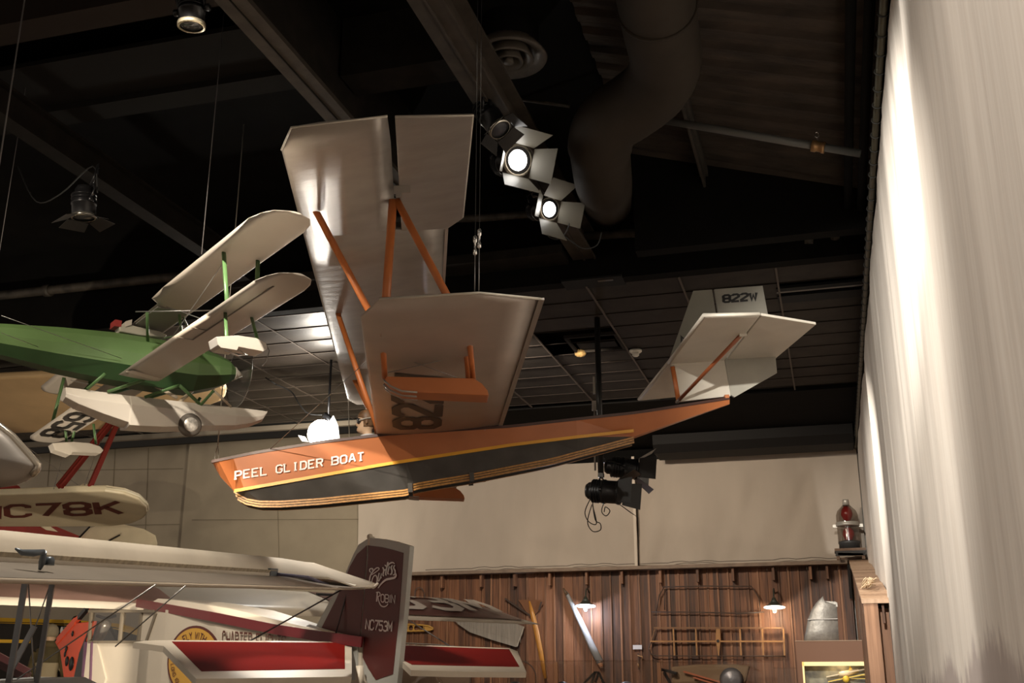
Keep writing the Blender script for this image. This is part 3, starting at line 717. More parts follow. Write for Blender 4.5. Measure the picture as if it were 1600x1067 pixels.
# ---- cables of the glider boat
def cab(pts, r, label, name='suspension_cable', m_=cable, cat='cable', group=None):
    mb = MB(); mb.tube(pts, r, 6); return mb.build(name, m_, label=label, cat=cat, group=group)
n0 = pp(gun[0][0] + .02, SC - .1, gun[0][1] + .02)
t = thing('suspension_cable', 'pale cable with end loop holding up the bow of the orange boat', 'cable', n0)
mb = MB(); top = V((n0.x, n0.y, 7.6)); mb.tube([n0 + V((0, 0, .16)), top], .006, 6); mb.build('wire_rope', mat('pale_cable', (.5, .46, .38), .5, .4), t)
mb = MB(); mb.tube([n0, n0 + V((.025, 0, .05)), n0 + V((.008, 0, .16)), n0 + V((-.008, 0, .16)), n0 + V((-.025, 0, .05))], .006, 6, closed=True); mb.build('loop', MATS['pale_cable'], t)
for (x, y, ty, lab) in ((742, 458.5, 392, 'left one of two thin cables above the lower silver wing tip'), (748.5, 458, 380, 'right one of two thin cables above the lower silver wing tip')):
    q = lww(x, y) + U * .02; t = thing('suspension_cable', lab, 'cable', q)
    mb = MB(); k = q.copy(); k.z = atd(x + 2, ty, (q - CAM).dot(FW)).z
    mb = MB(); mb.tube([q, k + UP * .02], .004, 6); mb.build('wire_rope', cable, t); mb = MB(); mb.tube([k + UP * .1, V((q.x, q.y, 7.6))], .0025, 6); mb.build('upper_wire', darkcable, t)
    mb = MB(); mb.lathe(k, (0, 0, 1), [(0, .004), (.01, .015), (.04, .015), (.05, .008), (.1, .008), (.11, .016), (.15, .016), (.16, .004)], 10); mb.build('turnbuckle', chrome, t)
mb = MB(); mb.tube([pp(gun[0][0] + .62, SC - .28, lerp_tab(gA, gun[0][0] + .62) + .02), fL + U * .02 - A * .02], .004, 6); mb.build('drag_wire', cable, peel)
mb = MB(); mb.tube([pp(-.66, SC + .29, lerp_tab(gA, -.66) + .02), mir(upw(443, 240))], .005, 6); mb.build('stay_wire', mat('pale_cable', (.5, .46, .38), .5, .4), peel)

# ---- cockpit mannequin: one continuous lofted body from hips to crown, facing the bow
hc = onS(573, 660, SC); ha, hs, hu = loc(hc)
f_ = -A; side = S
def ringp(cz, ca_, rx, ry, n=20, nose=0, chin=0):
    out = []
    for k in range(n):
        t_ = 2 * pi * k / n; fx = cos(t_); r_ = V((fx * rx, sin(t_) * ry, 0))
        ex = 0
        if fx > .8: ex = nose * ((fx - .8) / .2) ** 2 + chin * ((fx - .8) / .2)
        out.append(hc + f_ * (r_.x + ex + ca_) + side * r_.y + U * cz)
    return out
R = [ringp(-.52, .0, .11, .16), ringp(-.42, .0, .115, .17), ringp(-.32, -.01, .12, .19), ringp(-.25, -.015, .11, .205), ringp(-.205, -.015, .085, .17), ringp(-.18, -.01, .065, .10), ringp(-.16, -.005, .055, .062), ringp(-.125, .0, .053, .055),
     ringp(-.105, .015, .07, .055, chin=.02), ringp(-.085, .02, .078, .062, chin=.018), ringp(-.06, .015, .085, .068, chin=.006, nose=.004), ringp(-.045, .012, .088, .070, nose=.002), ringp(-.03, .01, .09, .072, nose=.022), ringp(-.015, .008, .091, .074, nose=.026), ringp(.005, .005, .092, .076, nose=.012),
     ringp(.03, .0, .096, .078), ringp(.06, -.005, .098, .078), ringp(.09, -.01, .09, .072), ringp(.115, -.012, .07, .056), ringp(.13, -.012, .035, .03), ringp(.134, -.012, .006, .006)]
skin = mat('mannequin_skin', (.62, .42, .27), .5); shirt = mat('pale_shirt', (.62, .60, .60), .8, 0, .05, 8)
mb = MB(); mb.loft(R, 0, True, True, mfun=lambda i, k: 1 if i < 6 else 0)
man = mb.build('mannequin', [skin, shirt], label='mannequin pilot in brown flying helmet and goggles sitting in the orange boat cockpit', cat='mannequin')
def sub(mb, name, m_, par): return mb.build(name, m_, par)
leather = mat('brown_leather', (.16, .085, .04), .5, 0, .4, 20)
R2 = [[hc + (p - hc) * 1.09 for p in r_] for r_ in R[14:]]
Rh = []
for r_, cz in zip(R[10:], [-.06, -.045, -.03, -.015, .005, .03, .06, .09, .115, .13, .134]):
    Rh.append([hc + f_ * ((p - hc).dot(f_) * 1.08 if cz > .035 else min((p - hc).dot(f_) * 1.08, .035)) + side * (p - hc).dot(side) * 1.1 + U * (cz + (.012 if cz > .08 else 0)) for p in r_])
mb = MB(); mb.loft(Rh, 0, True, True); sub(mb, 'flying_helmet', leather, man)
mb = MB()
for sd in (-1, 1):
    c = hc + f_ * .10 + side * .033 * sd + U * .012; mb.lathe(c - f_ * .03, f_ + side * .25 * sd, [(0, .034), (.02, .034), (.028, .03), (.03, .024)], 14)
mb.box(hc + f_ * .095 + U * .012, (f_, side, U), (.02, .03, .012)); gg = sub(mb, 'goggles', mat('goggle_frame', (.05, .05, .055), .25, .6), man)
mb = MB()
for sd in (-1, 1):
    c = hc + f_ * .102 + side * .036 * sd + U * .012; mb.lathe(c, f_ + side * .25 * sd, [(0, .025), (.003, .02), (.004, .001)], 14)
mb.build('goggle_lens', mat('goggle_glass', (.25, .27, .3), .1, .5), gg)
mb = MB(); mb.tube([hc + f_ * cos(t_) * .108 + side * sin(t_) * .09 + U * (.012 + .028 * (1 - cos(t_)) / 2) for t_ in [radians(20 + 320 * i / 24) for i in range(25)]], .009, 6); mb.build('goggle_strap', mat('goggle_strap', (.38, .35, .30), .6), gg)
mb = MB()
for sd in (-1, 1): mb.ball(hc + side * .088 * sd - U * .01, .02, 10, 0, (1, .6, 1.5))
sub(mb, 'ear_flap', leather, man)
mb = MB(); mb.tube([p * 1.0 + (p - hc - U * -.16).normalized() * .008 for p in ringp(-.16, -.005, .06, .066)], .018, 8, closed=True); sub(mb, 'collar', shirt, man)
# arms as one body each side would be hidden below the coaming; sleeves reach into the cockpit
for sd in (-1, 1):
    mb = MB(); sh = hc + side * .185 * sd - U * .235; mb.tube([sh, sh + side * .02 * sd - U * .12 + f_ * .03, sh - U * .22 + f_ * .12, sh - U * .25 + f_ * .26 - side * .06 * sd], [.052, .05, .044, .036], 10); sub(mb, 'sleeve', shirt, man)

# ================================================================== GREEN AND WHITE SEAPLANE
def frame(vx):
    s = hd(vx); t = V((-s.y, s.x, 0))
    return s, (t if t.dot(FH) > 0 else -t)
gs, gt = frame(-500)
def gp(t, s, h): return CAM + gt * t + gs * s + UP * h
def gon(x, y, s): return onp(x, y, CAM + gs * s, gs)
def gl(q): q = q - CAM; return q.dot(gt), q.dot(gs), q.z
GC = 11.25
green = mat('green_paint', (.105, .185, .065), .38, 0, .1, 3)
green_shade = mat('shaded_green_paint', (.028, .068, .024), .42, 0, .15, 3)
gstrut = mat('green_strut_paint', (.085, .17, .06), .4)
gwhite = mat('seaplane_white', (.47, .42, .36), .5, 0, .04, 3)
gwhite2 = mat('seaplane_float_white', (.56, .51, .44), .4)
sea = thing('model_seaplane', 'green and white biplane seaplane with a wheeled central float, hanging at left', 'aircraft', gp(3.4, GC, 2.5))
# fuselage: shade painted in as a darker green underside
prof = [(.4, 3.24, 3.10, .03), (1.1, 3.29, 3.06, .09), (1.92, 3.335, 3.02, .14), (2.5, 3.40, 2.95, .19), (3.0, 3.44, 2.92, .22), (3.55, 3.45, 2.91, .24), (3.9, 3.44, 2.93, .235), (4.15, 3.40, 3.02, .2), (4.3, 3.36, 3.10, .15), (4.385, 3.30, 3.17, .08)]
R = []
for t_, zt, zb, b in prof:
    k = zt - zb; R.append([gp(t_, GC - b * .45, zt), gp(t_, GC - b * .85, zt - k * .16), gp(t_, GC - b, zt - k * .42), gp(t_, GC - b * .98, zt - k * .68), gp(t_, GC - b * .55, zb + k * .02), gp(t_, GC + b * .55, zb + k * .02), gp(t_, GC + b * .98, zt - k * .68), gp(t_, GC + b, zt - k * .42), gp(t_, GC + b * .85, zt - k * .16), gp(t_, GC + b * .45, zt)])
mb = MB(); mb.loft(R, 0, False, True, mfun=lambda i, k: 1 if k in (3, 4, 5) else 0); mb.build('fuselage', [green, green_shade], sea)
mb = MB(); mb.tube([p + gt * .0 for p in R[-1]], .012, 6, closed=True); mb.build('nose_ring', gwhite2, sea)
# turtle deck with cockpit hump, pale fairing and red headrest
mb = MB(); F_ = [gon(*p, GC - .08) for p in ((186, 510), (196, 505), (215, 510), (250, 517), (262, 523), (258, 527), (220, 524), (188, 518))]
mb.prism(F_, gs * .16); mb.build('cockpit_fairing', mat('fairing_grey', (.42, .40, .33), .45), sea, bevel=.012)
mb = MB(); q = gon(181, 508, GC); mb.box(q, (gt, gs, UP), (.07, .16, .07)); mb.build('headrest', mat('headrest_red', (.30, .035, .03), .5), sea, 'red headrest')
mb = MB(); q = gon(197, 508, GC); mb.box(q, (gt + UP * .5, gs, UP), (.07, .18, .06)); mb.build('windscreen', gwhite2, sea)
# wings: LE t=3.61, TE t=3.10 (upper, h=3.6); LE 3.49, TE 3.08 (lower, h=2.96)
def roundwing(h, le, te, sn, sf, cut=None, th=.05):
    mb = MB(); c = le - te
    def tip(s0, sg):
        L = []
        for d, l, r in ((0, .36, .62), (.05, .16, .80), (.16, .05, .92), (.32, 0, 1.0)):
            L.append((gp(le - c * l, s0 + sg * d, h), gp(le - c * r, s0 + sg * d, h), th * min(1, .3 + 2.5 * d)))
        return L
    secs = tip(sn, 1)
    if cut: secs += [(gp(le, cut[0] - .5, h), gp(te, cut[0] - .5, h), th), (gp(le, cut[0] - .12, h), gp(te + .02, cut[0] - .12, h), th), (gp(le, cut[0], h), gp(te + .12, cut[0], h), th), (gp(le, cut[1], h), gp(te + .12, cut[1], h), th), (gp(le, cut[1] + .5, h), gp(te, cut[1] + .5, h), th)]
    secs += tip(sf, -1)[::-1]
    return wing(mb, secs, UP)
roundwing(3.6, 3.60, 3.10, 7.58, 14.85, (10.45, 12.05)).build('upper_wing', gwhite, sea)
mb = MB(); panel(mb, [gp(3.56, 10.5, 3.585), gp(3.56, 12.0, 3.585), gp(3.24, 12.0, 3.585), gp(3.24, 10.5, 3.585)], UP, .012); mb.build('centre_panel', mat('clear_grey_panel', (.20, .19, .17), .35), sea, 'grey centre panel')
HL = 2.96
def lowhalf(sn, sf, root_first, letters=False):
    le, te = 3.49, 3.07; c = le - te; mb = MB(); sg = 1 if sn < sf else -1
    secs = []
    for d, l, r in ((0, .36, .62), (.05, .16, .80), (.16, .05, .92), (.32, 0, 1.0)): secs.append((gp(le - c * l, sn + sg * d, HL), gp(te + c * (1 - r), sn + sg * d, HL), .05 * min(1, .3 + 2.5 * d)))
    secs.append((gp(le, sf, HL), gp(te, sf, HL), .05)); wing(mb, secs, UP); return mb.build('lower_wing', gwhite, sea)
lw1 = lowhalf(7.28, GC - .24, True); lw2 = lowhalf(14.95, GC + .24, False)
mb = MB(); al = lambda t_, s: gp(t_, s, HL - .016)
mb.bar(al(3.23, 7.6), al(3.23, 9.35), .012, .004, gt); mb.bar(al(3.23, 9.0), al(3.09, 9.0), .012, .004); mb.bar(al(3.23, 9.35), al(3.08, 9.35), .01, .004); mb.build('aileron_gap', mat('gap_grey', (.14, .12, .10), .8), lw1, kind=None)
mb = MB(); mb.bar(gp(3.10, 10.75, HL - .015), gp(3.45, 10.9, HL - .015), .1, .008, gs); mb.build('root_fairing', gwhite2, lw1)
mb = MB(); text(mb, '7658', quadfn(*[gp(t_, s, HL - .026) for t_, s in ((3.44, 12.35), (3.44, 14.45), (3.10, 14.45), (3.10, 12.35))]), th=1.2, gap=1.5); mb.build('wing_letters', black_let, lw2, 'black letters under the wing')
def gst(p, q, w=.021, m_=gstrut, n='strut', par=sea):
    mb = MB(); d = (q - p).normalized(); a = (gt - d * gt.dot(d)).normalized(); b = d.cross(a)
    mb.loft([[c + a * cos(2 * pi * k / 8) * w + b * sin(2 * pi * k / 8) * w * .5 for k in range(8)] for c in (p, q)], 0, True, True); return mb.build(n, m_, par)
for s, s2 in ((8.72, 8.42), (13.9, 14.05)):
    for tu, tl in ((3.22, 3.18), (3.54, 3.44)): gst(gp(tu, s, 3.59), gp(tl, s2, HL + .03))
gu = lambda x, y: onp(x, y, gp(0, 0, 3.59), UP)
gm_ = lambda q: CAM + gt * gl(q)[0] + gs * (2 * GC - gl(q)[1]) + UP * gl(q)[2]
gl = lambda q: ((q - CAM).dot(gt), (q - CAM).dot(gs), (q - CAM).z)
for x0, y0, x1, y1, w_ in ((230, 487, 231, 534, .016), (280, 488, 284, 524, .016), (283, 488, 294, 512, .012)):
    for f_m in (lambda q: q, gm_): gst(f_m(gu(x0, y0)), f_m(gon(x1, y1, GC - .17)), w_)
for s0, s1 in ((8.95, 10.4), (13.9, 12.1)):
    mb = MB(); mb.tube([gp(3.3, s0, 3.57), gp(3.3, s1 + (.3 if s1 < GC else -.3), HL + .04)], .004, 5); mb.tube([gp(3.3, s0, HL + .04), gp(3.3, s1, 3.57)], .004, 5); mb.build('brace_wire', cable, sea)
mb = MB(); mb.tube([gon(212, 487, 10.2), gon(330, 485, 9.6)], .006, 6); mb.build('brace_wire', cable, sea)
# wing-tip floats
def tipfloat(sv, pts, wd):
    P = [gon(x, y, sv) for x, y in pts]; mb = MB(); n = len(P); c = sum(P, V((0, 0, 0))) / n
    mb.loft([[c + (p - c) * .8 for p in P], P, [p + gs * wd for p in P], [c + (p - c) * .8 + gs * (wd + .03) for p in P]], 0, False, True); return mb.build('wing_float', gwhite2, sea, bevel=.01)
tipfloat(7.95, ((338, 526), (372, 524), (400, 528), (416, 536), (418, 545), (412, 549), (372, 541), (370, 547), (345, 543), (341, 539)), .17)
tipfloat(13.9, ((82, 692), (115, 690), (140, 692), (156, 697), (162, 703), (158, 708), (112, 706), (110, 711), (86, 703)), .22)
for s, pts in ((8.0, ((352, 488, 354, 526), (393, 495, 402, 530))), (13.95, ((101, 660, 104, 690), (124, 640, 112, 690), (146, 662, 150, 694)))):
    for x0, y0, x1, y1 in pts:
        a = onp(x0, y0, gp(0, 0, HL), UP) if s < 9 else gon(x0, y0, s); gst(a, gon(x1, y1, s + .05), .016)
mb = MB(); q = gon(350, 546, 8.0); mb.tube([q, q + gt * .12 - UP * .03, q + gt * .2 - UP * .01, q + gt * .1 + UP * .02], .008, 5); mb.build('float_fitting', chrome, sea)
mb = MB(); mb.tube([gon(416, 540, 8.0), gon(421, 548, 8.0), gon(416, 564, 8.0), gon(410, 572, 8.0)], .005, 5); mb.build('float_line', cable, sea)
# central float with step and wheel
FP = [(2.62, 2.80, 2.66, .10), (2.75, 2.80, 2.60, .13), (3.0, 2.80, 2.53, .15), (3.25, 2.80, 2.475, .16), (3.26, 2.80, 2.445, .17), (3.6, 2.81, 2.47, .18), (4.0, 2.825, 2.535, .175), (4.4, 2.845, 2.60, .14), (4.6, 2.855, 2.66, .10), (4.75, 2.865, 2.74, .05), (4.80, 2.865, 2.85, .02)]
mb = MB(); R = []
for t_, zt, zb, b in FP:
    zs_ = zt - min(.11, (zt - zb) * .5); R.append([gp(t_, GC - b * .5, zt), gp(t_, GC - b, zs_), gp(t_, GC - b * .93, zb + .03), gp(t_, GC, zb), gp(t_, GC + b * .93, zb + .03), gp(t_, GC + b, zs_), gp(t_, GC + b * .5, zt)])
mb.loft(R, 0, False, True); fl = mb.build('main_float', gwhite2, sea, bevel=.008)
wc = gon(297, 664, GC - .17); mb = MB(); mb.lathe(wc - gs * .03, gs, [(0, .07), (.0, .105), (.02, .125), (.05, .125), (.07, .105), (.07, .07)], 24); mb.build('wheel', mat('tyre_grey', (.09, .075, .06), .7), sea)
mb = MB(); mb.lathe(wc - gs * .035, gs, [(0, .005), (.0, .07), (.01, .085)], 20); mb.build('wheel_cover', mat('foil_cover', (.6, .56, .5), .3, .6, .3, 40), sea)
mb = MB(); mb.lathe(wc - gs * .012, gs, [(0, .11), (.0, .15), (.02, .15)], 24); 
for a, b in ((2.95, 2.72), (3.35, 2.92), (3.72, 3.3), (4.1, 3.9)):
    gst(gp(a, GC - .2, 2.96), gp(b + .1, GC - .1, 2.8), .018); gst(gp(a, GC + .2, 2.96), gp(b + .1, GC + .1, 2.8), .018)
gst(gp(3.72, GC - .2, 2.96), gp(4.0, GC - .1, 2.81), .018); gst(gp(3.9, GC - .1, 2.95), gp(3.78, GC - .08, 2.81), .02, mat('pale_strut', (.45, .38, .28), .5)); gst(gp(3.5, GC - .1, 2.94), gp(3.75, GC - .08, 2.85), .02, MATS['pale_strut']); gst(gp(4.12, GC - .1, 3.0), gp(4.35, GC - .08, 2.84), .014, MATS['pale_strut'])
# clear propeller disc ahead of the nose
dc = gp(4.45, GC, 3.23); mb = MB(); mb.lathe(dc, gt, [(0, .36), (.006, .36)], 48); mb.build('propeller_disc', glass('clear_disc', (.80, .80, .78), .04, .2), sea, 'clear plastic propeller disc')
mb = MB(); mb.tube([dc + (gs * cos(a) + UP * sin(a)) * .36 for a in [2 * pi * i / 48 for i in range(48)]], .004, 5, closed=True); mb.build('disc_rim', glass('clear_rim', (.75, .75, .73), .35, .2), sea)
mb = MB(); mb.lathe(gp(4.38, GC, 3.235), gt, [(0, .08), (.05, .05), (.1, .015)], 14); mb.build('spinner', gwhite2, sea)
# tail at the picture edge
mb = MB(); panel(mb, [gp(.45, GC, 3.2), gp(1.25, GC, 3.3), gp(.95, GC, 3.62), gp(.5, GC, 3.66)], gs, .03); mb.build('fin', green, sea)
mb = MB(); panel(mb, [gp(.45, GC - .75, 3.24), gp(.95, GC - .7, 3.24), gp(1.1, GC, 3.26), gp(1.1, GC + .0, 3.26), gp(.95, GC + .7, 3.24), gp(.45, GC + .75, 3.24)], UP, .03); mb.build('tailplane', gwhite, sea)
for x0, y0, x1, y1 in ((2, 493, 190, 560), (2, 520, 60, 542)):
    mb = MB(); mb.tube([gon(x0, y0, GC - .5), gon(x1, y1, GC - .26)], .003, 5); mb.build('control_wire', cable, sea)
# its two ceiling wires
for (xt, x1, y1, sv, lab) in ((62, 0, 395, 12.2, 'left thin hanging wire with a small clip, above the green seaplane'), (352, 315, 396, 9.0, 'right thin hanging wire above the upper wing of the green seaplane')):
    b = gon(x1, y1, sv) if x1 else gon(-25, 545, GC)
    if x1: b = gp(3.3, 9.0, 3.62); b = onp(315, 397, gp(0, 0, 3.62), UP)
    t_ = onp(xt, 0, b, FH); top = b + (t_ - b) * 1.35; t = thing('suspension_wire', lab, 'wire', b)
    mb = MB(); mb.tube([b, top], .0045, 5); mb.build('wire_rope', mat('dull_wire', (.16, .15, .145), .5, .4), t)
    if not x1:
        q = b.lerp(t_, .60); mb = MB(); mb.box(q, (RT, FH, UP), (.06, .03, .03)); mb.build('clip', mat('clip_grey', (.3, .28, .26), .5), t)

# ================================================================== CREAM AND RED BIPLANE (behind)
bs = hd(-4000); bt = V((bs.y, -bs.x, 0)); bt = bt if bt.dot(FH) < 0 else -bt     # nose toward the viewer
bpsi = radians(10); BA = bt * cos(bpsi) + UP * sin(bpsi); BN = bs.cross(BA); BN = BN if BN.z > 0 else -BN
BK = 16.6 / 13.6; bq = atd(170, 764, 16.6)
bw = lambda x, y, lift=0: onp(x, y, bq, BN) - BN * lift
cream = mat('cream_dope', (.70, .60, .42), .45, 0, .06, 3)
tan = mat('tan_dope', (.52, .36, .19), .5, 0, .12, 1.5)
redp = mat('red_dope', (.24, .022, .018), .4, 0, .08, 3)
redst = mat('red_strut_paint', (.17, .022, .016), .7, spec=.15)
bird = thing('cream_biplane', 'cream and red biplane lettered NC78K under the lower wing, hanging behind the green seaplane', 'aircraft', bw(60, 800) - UP * .6)
def offframe(mb, pts, th): return panel(mb, pts, BN, th)
# lower wing, rounded tip, mirrored about a fuselage left of the frame
tipc = [(60, 766), (120, 763), (165, 762.5), (195, 767), (218, 776), (230, 788), (231, 796), (224, 806), (205, 814), (175, 818), (100, 818.5)]
mb = MB(); lp = [bw(x, y) for x, y in tipc]; lp = [bw(-420, 783)] + lp + [bw(-420, 818)]
panel(mb, lp, BN, .11); lwg = mb.build('lower_wing', cream, bird, bevel=.03)
mb = MB(); text(mb, 'NC78K', quadfn(*[bw(x, y, .062) for x, y in ((-38, 784), (190, 775), (197, 799), (-38, 806))]), th=1.25, gap=1.5); mb.build('wing_letters', mat('maroon_lettering', (.13, .02, .014), .5), lwg, 'maroon letters NC78K')
mb = MB(); mb.tube([bw(x, y) + BN * .0 for x, y in tipc[2:8]], .022, 6); mb.build('tip_bow', mat('cream_light', (.72, .64, .46), .4), lwg)
# long upper wing with rounded end
uq = bq + (UP * 1.36 + BA * .1) * BK
ub = lambda x, y, lift=0: onp(x, y, uq, BN) - BN * lift
mb = MB(); pts = [ub(*p) for p in ((-420, 590), (0, 586), (120, 580), (250, 584), (330, 590), (346, 596), (352, 604), (350, 616), (346, 622), (300, 640), (225, 662), (140, 668), (0, 674), (-420, 690))]
panel(mb, pts, BN, .12); mb.build('upper_wing', tan, bird, bevel=.04)
mb = MB(); mb.tube([ub(x, y) for x, y in ((338, 592), (348, 597), (352, 606), (349, 617), (343, 624))], .03, 8); mb.build('tip_bow', cream, bird)
for x0, y0, x1, y1 in ((182, 652, 95, 763), (178, 651, 90, 763), (187, 653, 140, 763)):
    mb = MB(); p = ub(x0, y0); q = bw(x1, y1) + BN * .03; mb.bar(p, q, .08, .04, BA); mb.build('wing_strut', redst, bird)
for x0, y0, x1, y1 in ((5, 670, 130, 570), (170, 652, 130, 764), (110, 668, 84, 764)):
    mb = MB(); mb.tube([ub(x0, y0), bw(x1, y1 if y1 > 700 else 764)], .005, 5); mb.build('brace_wire', cable, bird)
# fuselage and tail further back
fb = lambda x, y, d: atd(x, y, d * BK)
mb = MB()
R = []
for x, zt, zb, d in ((-330, 700, 850, 14.5), (-120, 752, 868, 15.5), (20, 800, 866, 16.4), (122, 838, 862, 17.6)):
    w_ = .42 if x < 0 else .3 if x < 100 else .08
    p0, p1 = fb(x, zt, d), fb(x, zb, d); k = bs * -1
    R.append([p0 - k * w_ * .6, p0 + k * w_ * .6, p0.lerp(p1, .3) + k * w_, p1 + k * w_, p1 - k * w_, p0.lerp(p1, .3) - k * w_])
mb.loft(R, 0, False, True); fus = mb.build('fuselage', redp, bird)
mb = MB(); mb.bar(fb(60, 815, 16.6), fb(93, 838, 17.1), .11, .02, UP); mb.build('flash_stripe', cream, fus)
mb = MB(); pts = [(122, 842), (136, 828), (160, 820), (195, 821), (225, 828), (243, 838), (246, 850), (235, 857), (180, 858), (120, 852)]
panel(mb, [fb(x, y, 17.6 - .6 * (x - 120) / 130) for x, y in pts], (UP + BA * .2).normalized(), .05); tp = mb.build('tailplane', cream, bird, bevel=.02)
mb = MB(); mb.bar(fb(122, 842, 17.3), fb(140, 823, 17.2), .03, .02); mb.bar(fb(168, 846, 17.2), fb(187, 836, 17.1), .03, .02); mb.build('control_horn', black, tp)
mb = MB(); pts = [(-40, 752), (24, 757), (28, 765), (-40, 770)]; panel(mb, [fb(x, y, 14.3) for x, y in pts], FH, .3); mb.build('cowl', redp, bird)
mb = MB(); panel(mb, [fb(x, y, 16.8) for x, y in ((121, 762), (130, 756), (142, 756), (150, 762), (146, 766), (122, 766))], FH, .05); mb.build('headrest', cream, bird)
for x, y in ((-150, 560), (40, 575)):
    p = ub(x + 20, y + 30); cab([p, V((p.x, p.y, 7.6 if p.y < 13 else 6.2))], .005, 'left hidden wire over the tan wing' if x < 0 else 'thin hanging wire over the tan upper wing', 'suspension_wire', MATS['dull_wire'])

# ================================================================== SILVER WING TIP (left edge)
silverp = mat('silver_dope', (.42, .385, .35), .4, .4, .05, 2)
mb = MB()
sp_ = thing('silver_wing', 'rounded silver wing end poking in at the left edge of the hall', 'aircraft wing', atd(-10, 752, 6.5))
outer = [(-260, 560), (-120, 610), (0, 666), (20, 682), (38, 702), (52, 718), (60, 727), (59, 733), (50, 742), (38, 751), (20, 757), (0, 760), (-120, 768), (-260, 775)]
P0 = [atd(x, y, 6.4) for x, y in outer]; c0 = atd(-40, 712, 6.4)
R = [[c0 + (p - c0) * k + FH * dz for p in P0] for k, dz in ((.2, -.10), (.6, -.09), (.85, -.06), (.96, -.02), (1.0, .02), (.97, .06), (.8, .10), (.3, .12))]
mb.loft(R, 0, True, True); mb.build('skin', silverp, sp_)
mb = MB(); mb.tube([c0 + (p - c0) * 1.0 - FH * .005 for p in P0[1:9]], .022, 8); mb.build('edge_bow', mat('bright_edge', (.62, .55, .45), .25, .6), sp_)
p = atd(-60, 640, 6.4); cab([p, V((p.x, p.y, 7.6))], .005, 'hanging wire of the silver wing end', 'suspension_wire', MATS['dull_wire'])

# ================================================================== NEAR WHITE BIPLANE
ns = ray(1050, 933).normalized(); nl = V((-ns.y, ns.x, 0)).normalized()     # nl points left
if nl.dot(RT) > 0: nl = -nl
te = atd(545, 920.5, 7.9)
def online(x, y, base_dir_pt): return base_dir_pt
def lp_(px, py, d): return atd(px, py, d)
def depth_on(p0, px):      # point on the line p0 + k*ns that projects to column px
    lo, hi = -9.0, 6.0
    for _ in range(50):
        k = (lo + hi) / 2; q = p0 + ns * k - CAM; X = 800 + F * q.dot(RT) / q.dot(FW)
        if X < px: lo = k
        else: hi = k
    return p0 + ns * lo
TE0 = te; HI0 = atd(440, 897, 7.55); LE0 = atd(490, 879, 8.5)
near = thing('white_biplane', 'white biplane with silver wing struts, its long wing reaching in at lower left', 'aircraft', V((TE0.x - 2.5, 4.0, 0)))
nwhite = mat('doped_white_fabric', (.62, .55, .45), .5, 0, .07, 3, bump=.12, bscale=5)
naile = mat('aileron_fabric_shaded', (.19, .16, .13), .5, 0, .1, 3)  # white aileron coloured dark to stand for its shade
up_n = ns.cross(nl); up_n = up_n if up_n.z > 0 else -up_n
secL = []
for xl, xh in ((-700, -700), (-200, -200), (0, 0), (150, 150), (300, 300), (440, 440)):
    secL.append((depth_on(LE0, xl), depth_on(HI0, xh)))
R = []
for l, h in secL:
    mdl = (l + h) / 2; R.append([l, l.lerp(h, .25) + UP * .035, l.lerp(h, .6) + UP * .03, h + UP * .0, h - UP * .04, l.lerp(h, .5) - UP * .07, l - UP * .03])
tl = LE0; R.append([tl, tl.lerp(atd(512, 901, 7.75), .3) + UP * .02, tl.lerp(atd(512, 901, 7.75), .6) + UP * .015, atd(512, 901, 7.75), atd(512, 903, 7.75), tl.lerp(atd(512, 901, 7.75), .5) - UP * .05, tl - UP * .02])
e1 = atd(590, 912, 8.35); e0 = atd(560, 918, 8.0); R.append([e1, e1.lerp(e0, .3) + UP * .005, e1.lerp(e0, .6) + UP * .005, e0, e0 - UP * .01, e1.lerp(e0, .5) - UP * .015, e1 - UP * .01])
mb = MB(); mb.loft(R, 0, True, True); uw = mb.build('upper_wing', nwhite, near)
a_ = lambda x, k: depth_on(HI0, x).lerp(depth_on(TE0, x), k)
mb = MB(); R = []
for x in (-700, -200, 0, 150, 300, 430, 520): R.append([a_(x, .06) - UP * .012, a_(x, .06) - UP * .05, a_(x, 1), a_(x, 1) + UP * .012])
R.append([atd(556, 917, 8.0), atd(556, 918, 8.0), atd(572, 919, 8.1), atd(572, 918, 8.1)])
mb.loft(R, 0, False, True); ai = mb.build('aileron', naile, near)
mb = MB(); mb.tube([a_(x, 1) for x in (-700, 0, 300, 520)] + [atd(556, 919, 8.0), atd(585, 917, 8.2), e1], .011, 6); mb.build('edge_strip', mat('edge_cream', (.5, .42, .33), .5), uw)
mb = MB()
for k in range(9):
    x = -60 + 68 * k; mb.bar(a_(x, .1) - UP * .028, a_(x + 60, .96) + UP * .004, .012, .012)
mb.build('rib_tape', mat('rib_tape_grey', (.26, .22, .18), .6), ai, kind=None)
mb = MB(); mb.bar(depth_on(HI0, 0) + UP * .01, depth_on(HI0, 432) + UP * .01, .03, .03, ns); mb.build('hinge_strip', mat('hinge_cream', (.42, .35, .25), .6, 0, .3, 30), uw)
bl = mat('blue_grey_metal', (.12, .14, .16), .4, .5); blu = mat('violet_grey', (.10, .09, .14), .4)
mb = MB(); mb.box(atd(422, 894, 7.4), (ns, nl, UP), (.14, .06, .05)); mb.build('aileron_horn', bl, ai)
mb = MB(); mb.tube([atd(432, 897, 7.45), atd(480, 902, 7.6), atd(520, 917, 7.85)], .012, 6); mb.build('tip_cord', blu, uw)
mb = MB(); mb.tube([atd(24, 857, 4.2), atd(34, 863, 4.22), atd(52, 864, 4.26), atd(69, 862, 4.3)], [.004, .012, .014, .010], 8); mb.tube([atd(69, 862, 4.3), atd(66, 878, 4.32), atd(62, 890, 4.32)], [.010, .014, .006], 8); mb.lathe(atd(77, 879, 4.35), UP, [(-.01, .02), (.012, .02), (.022, .014), (.024, .002)], 12); mb.build('strut_fitting', bl, near)
met = mat('strut_metal', (.30, .30, .31), .35, .6)
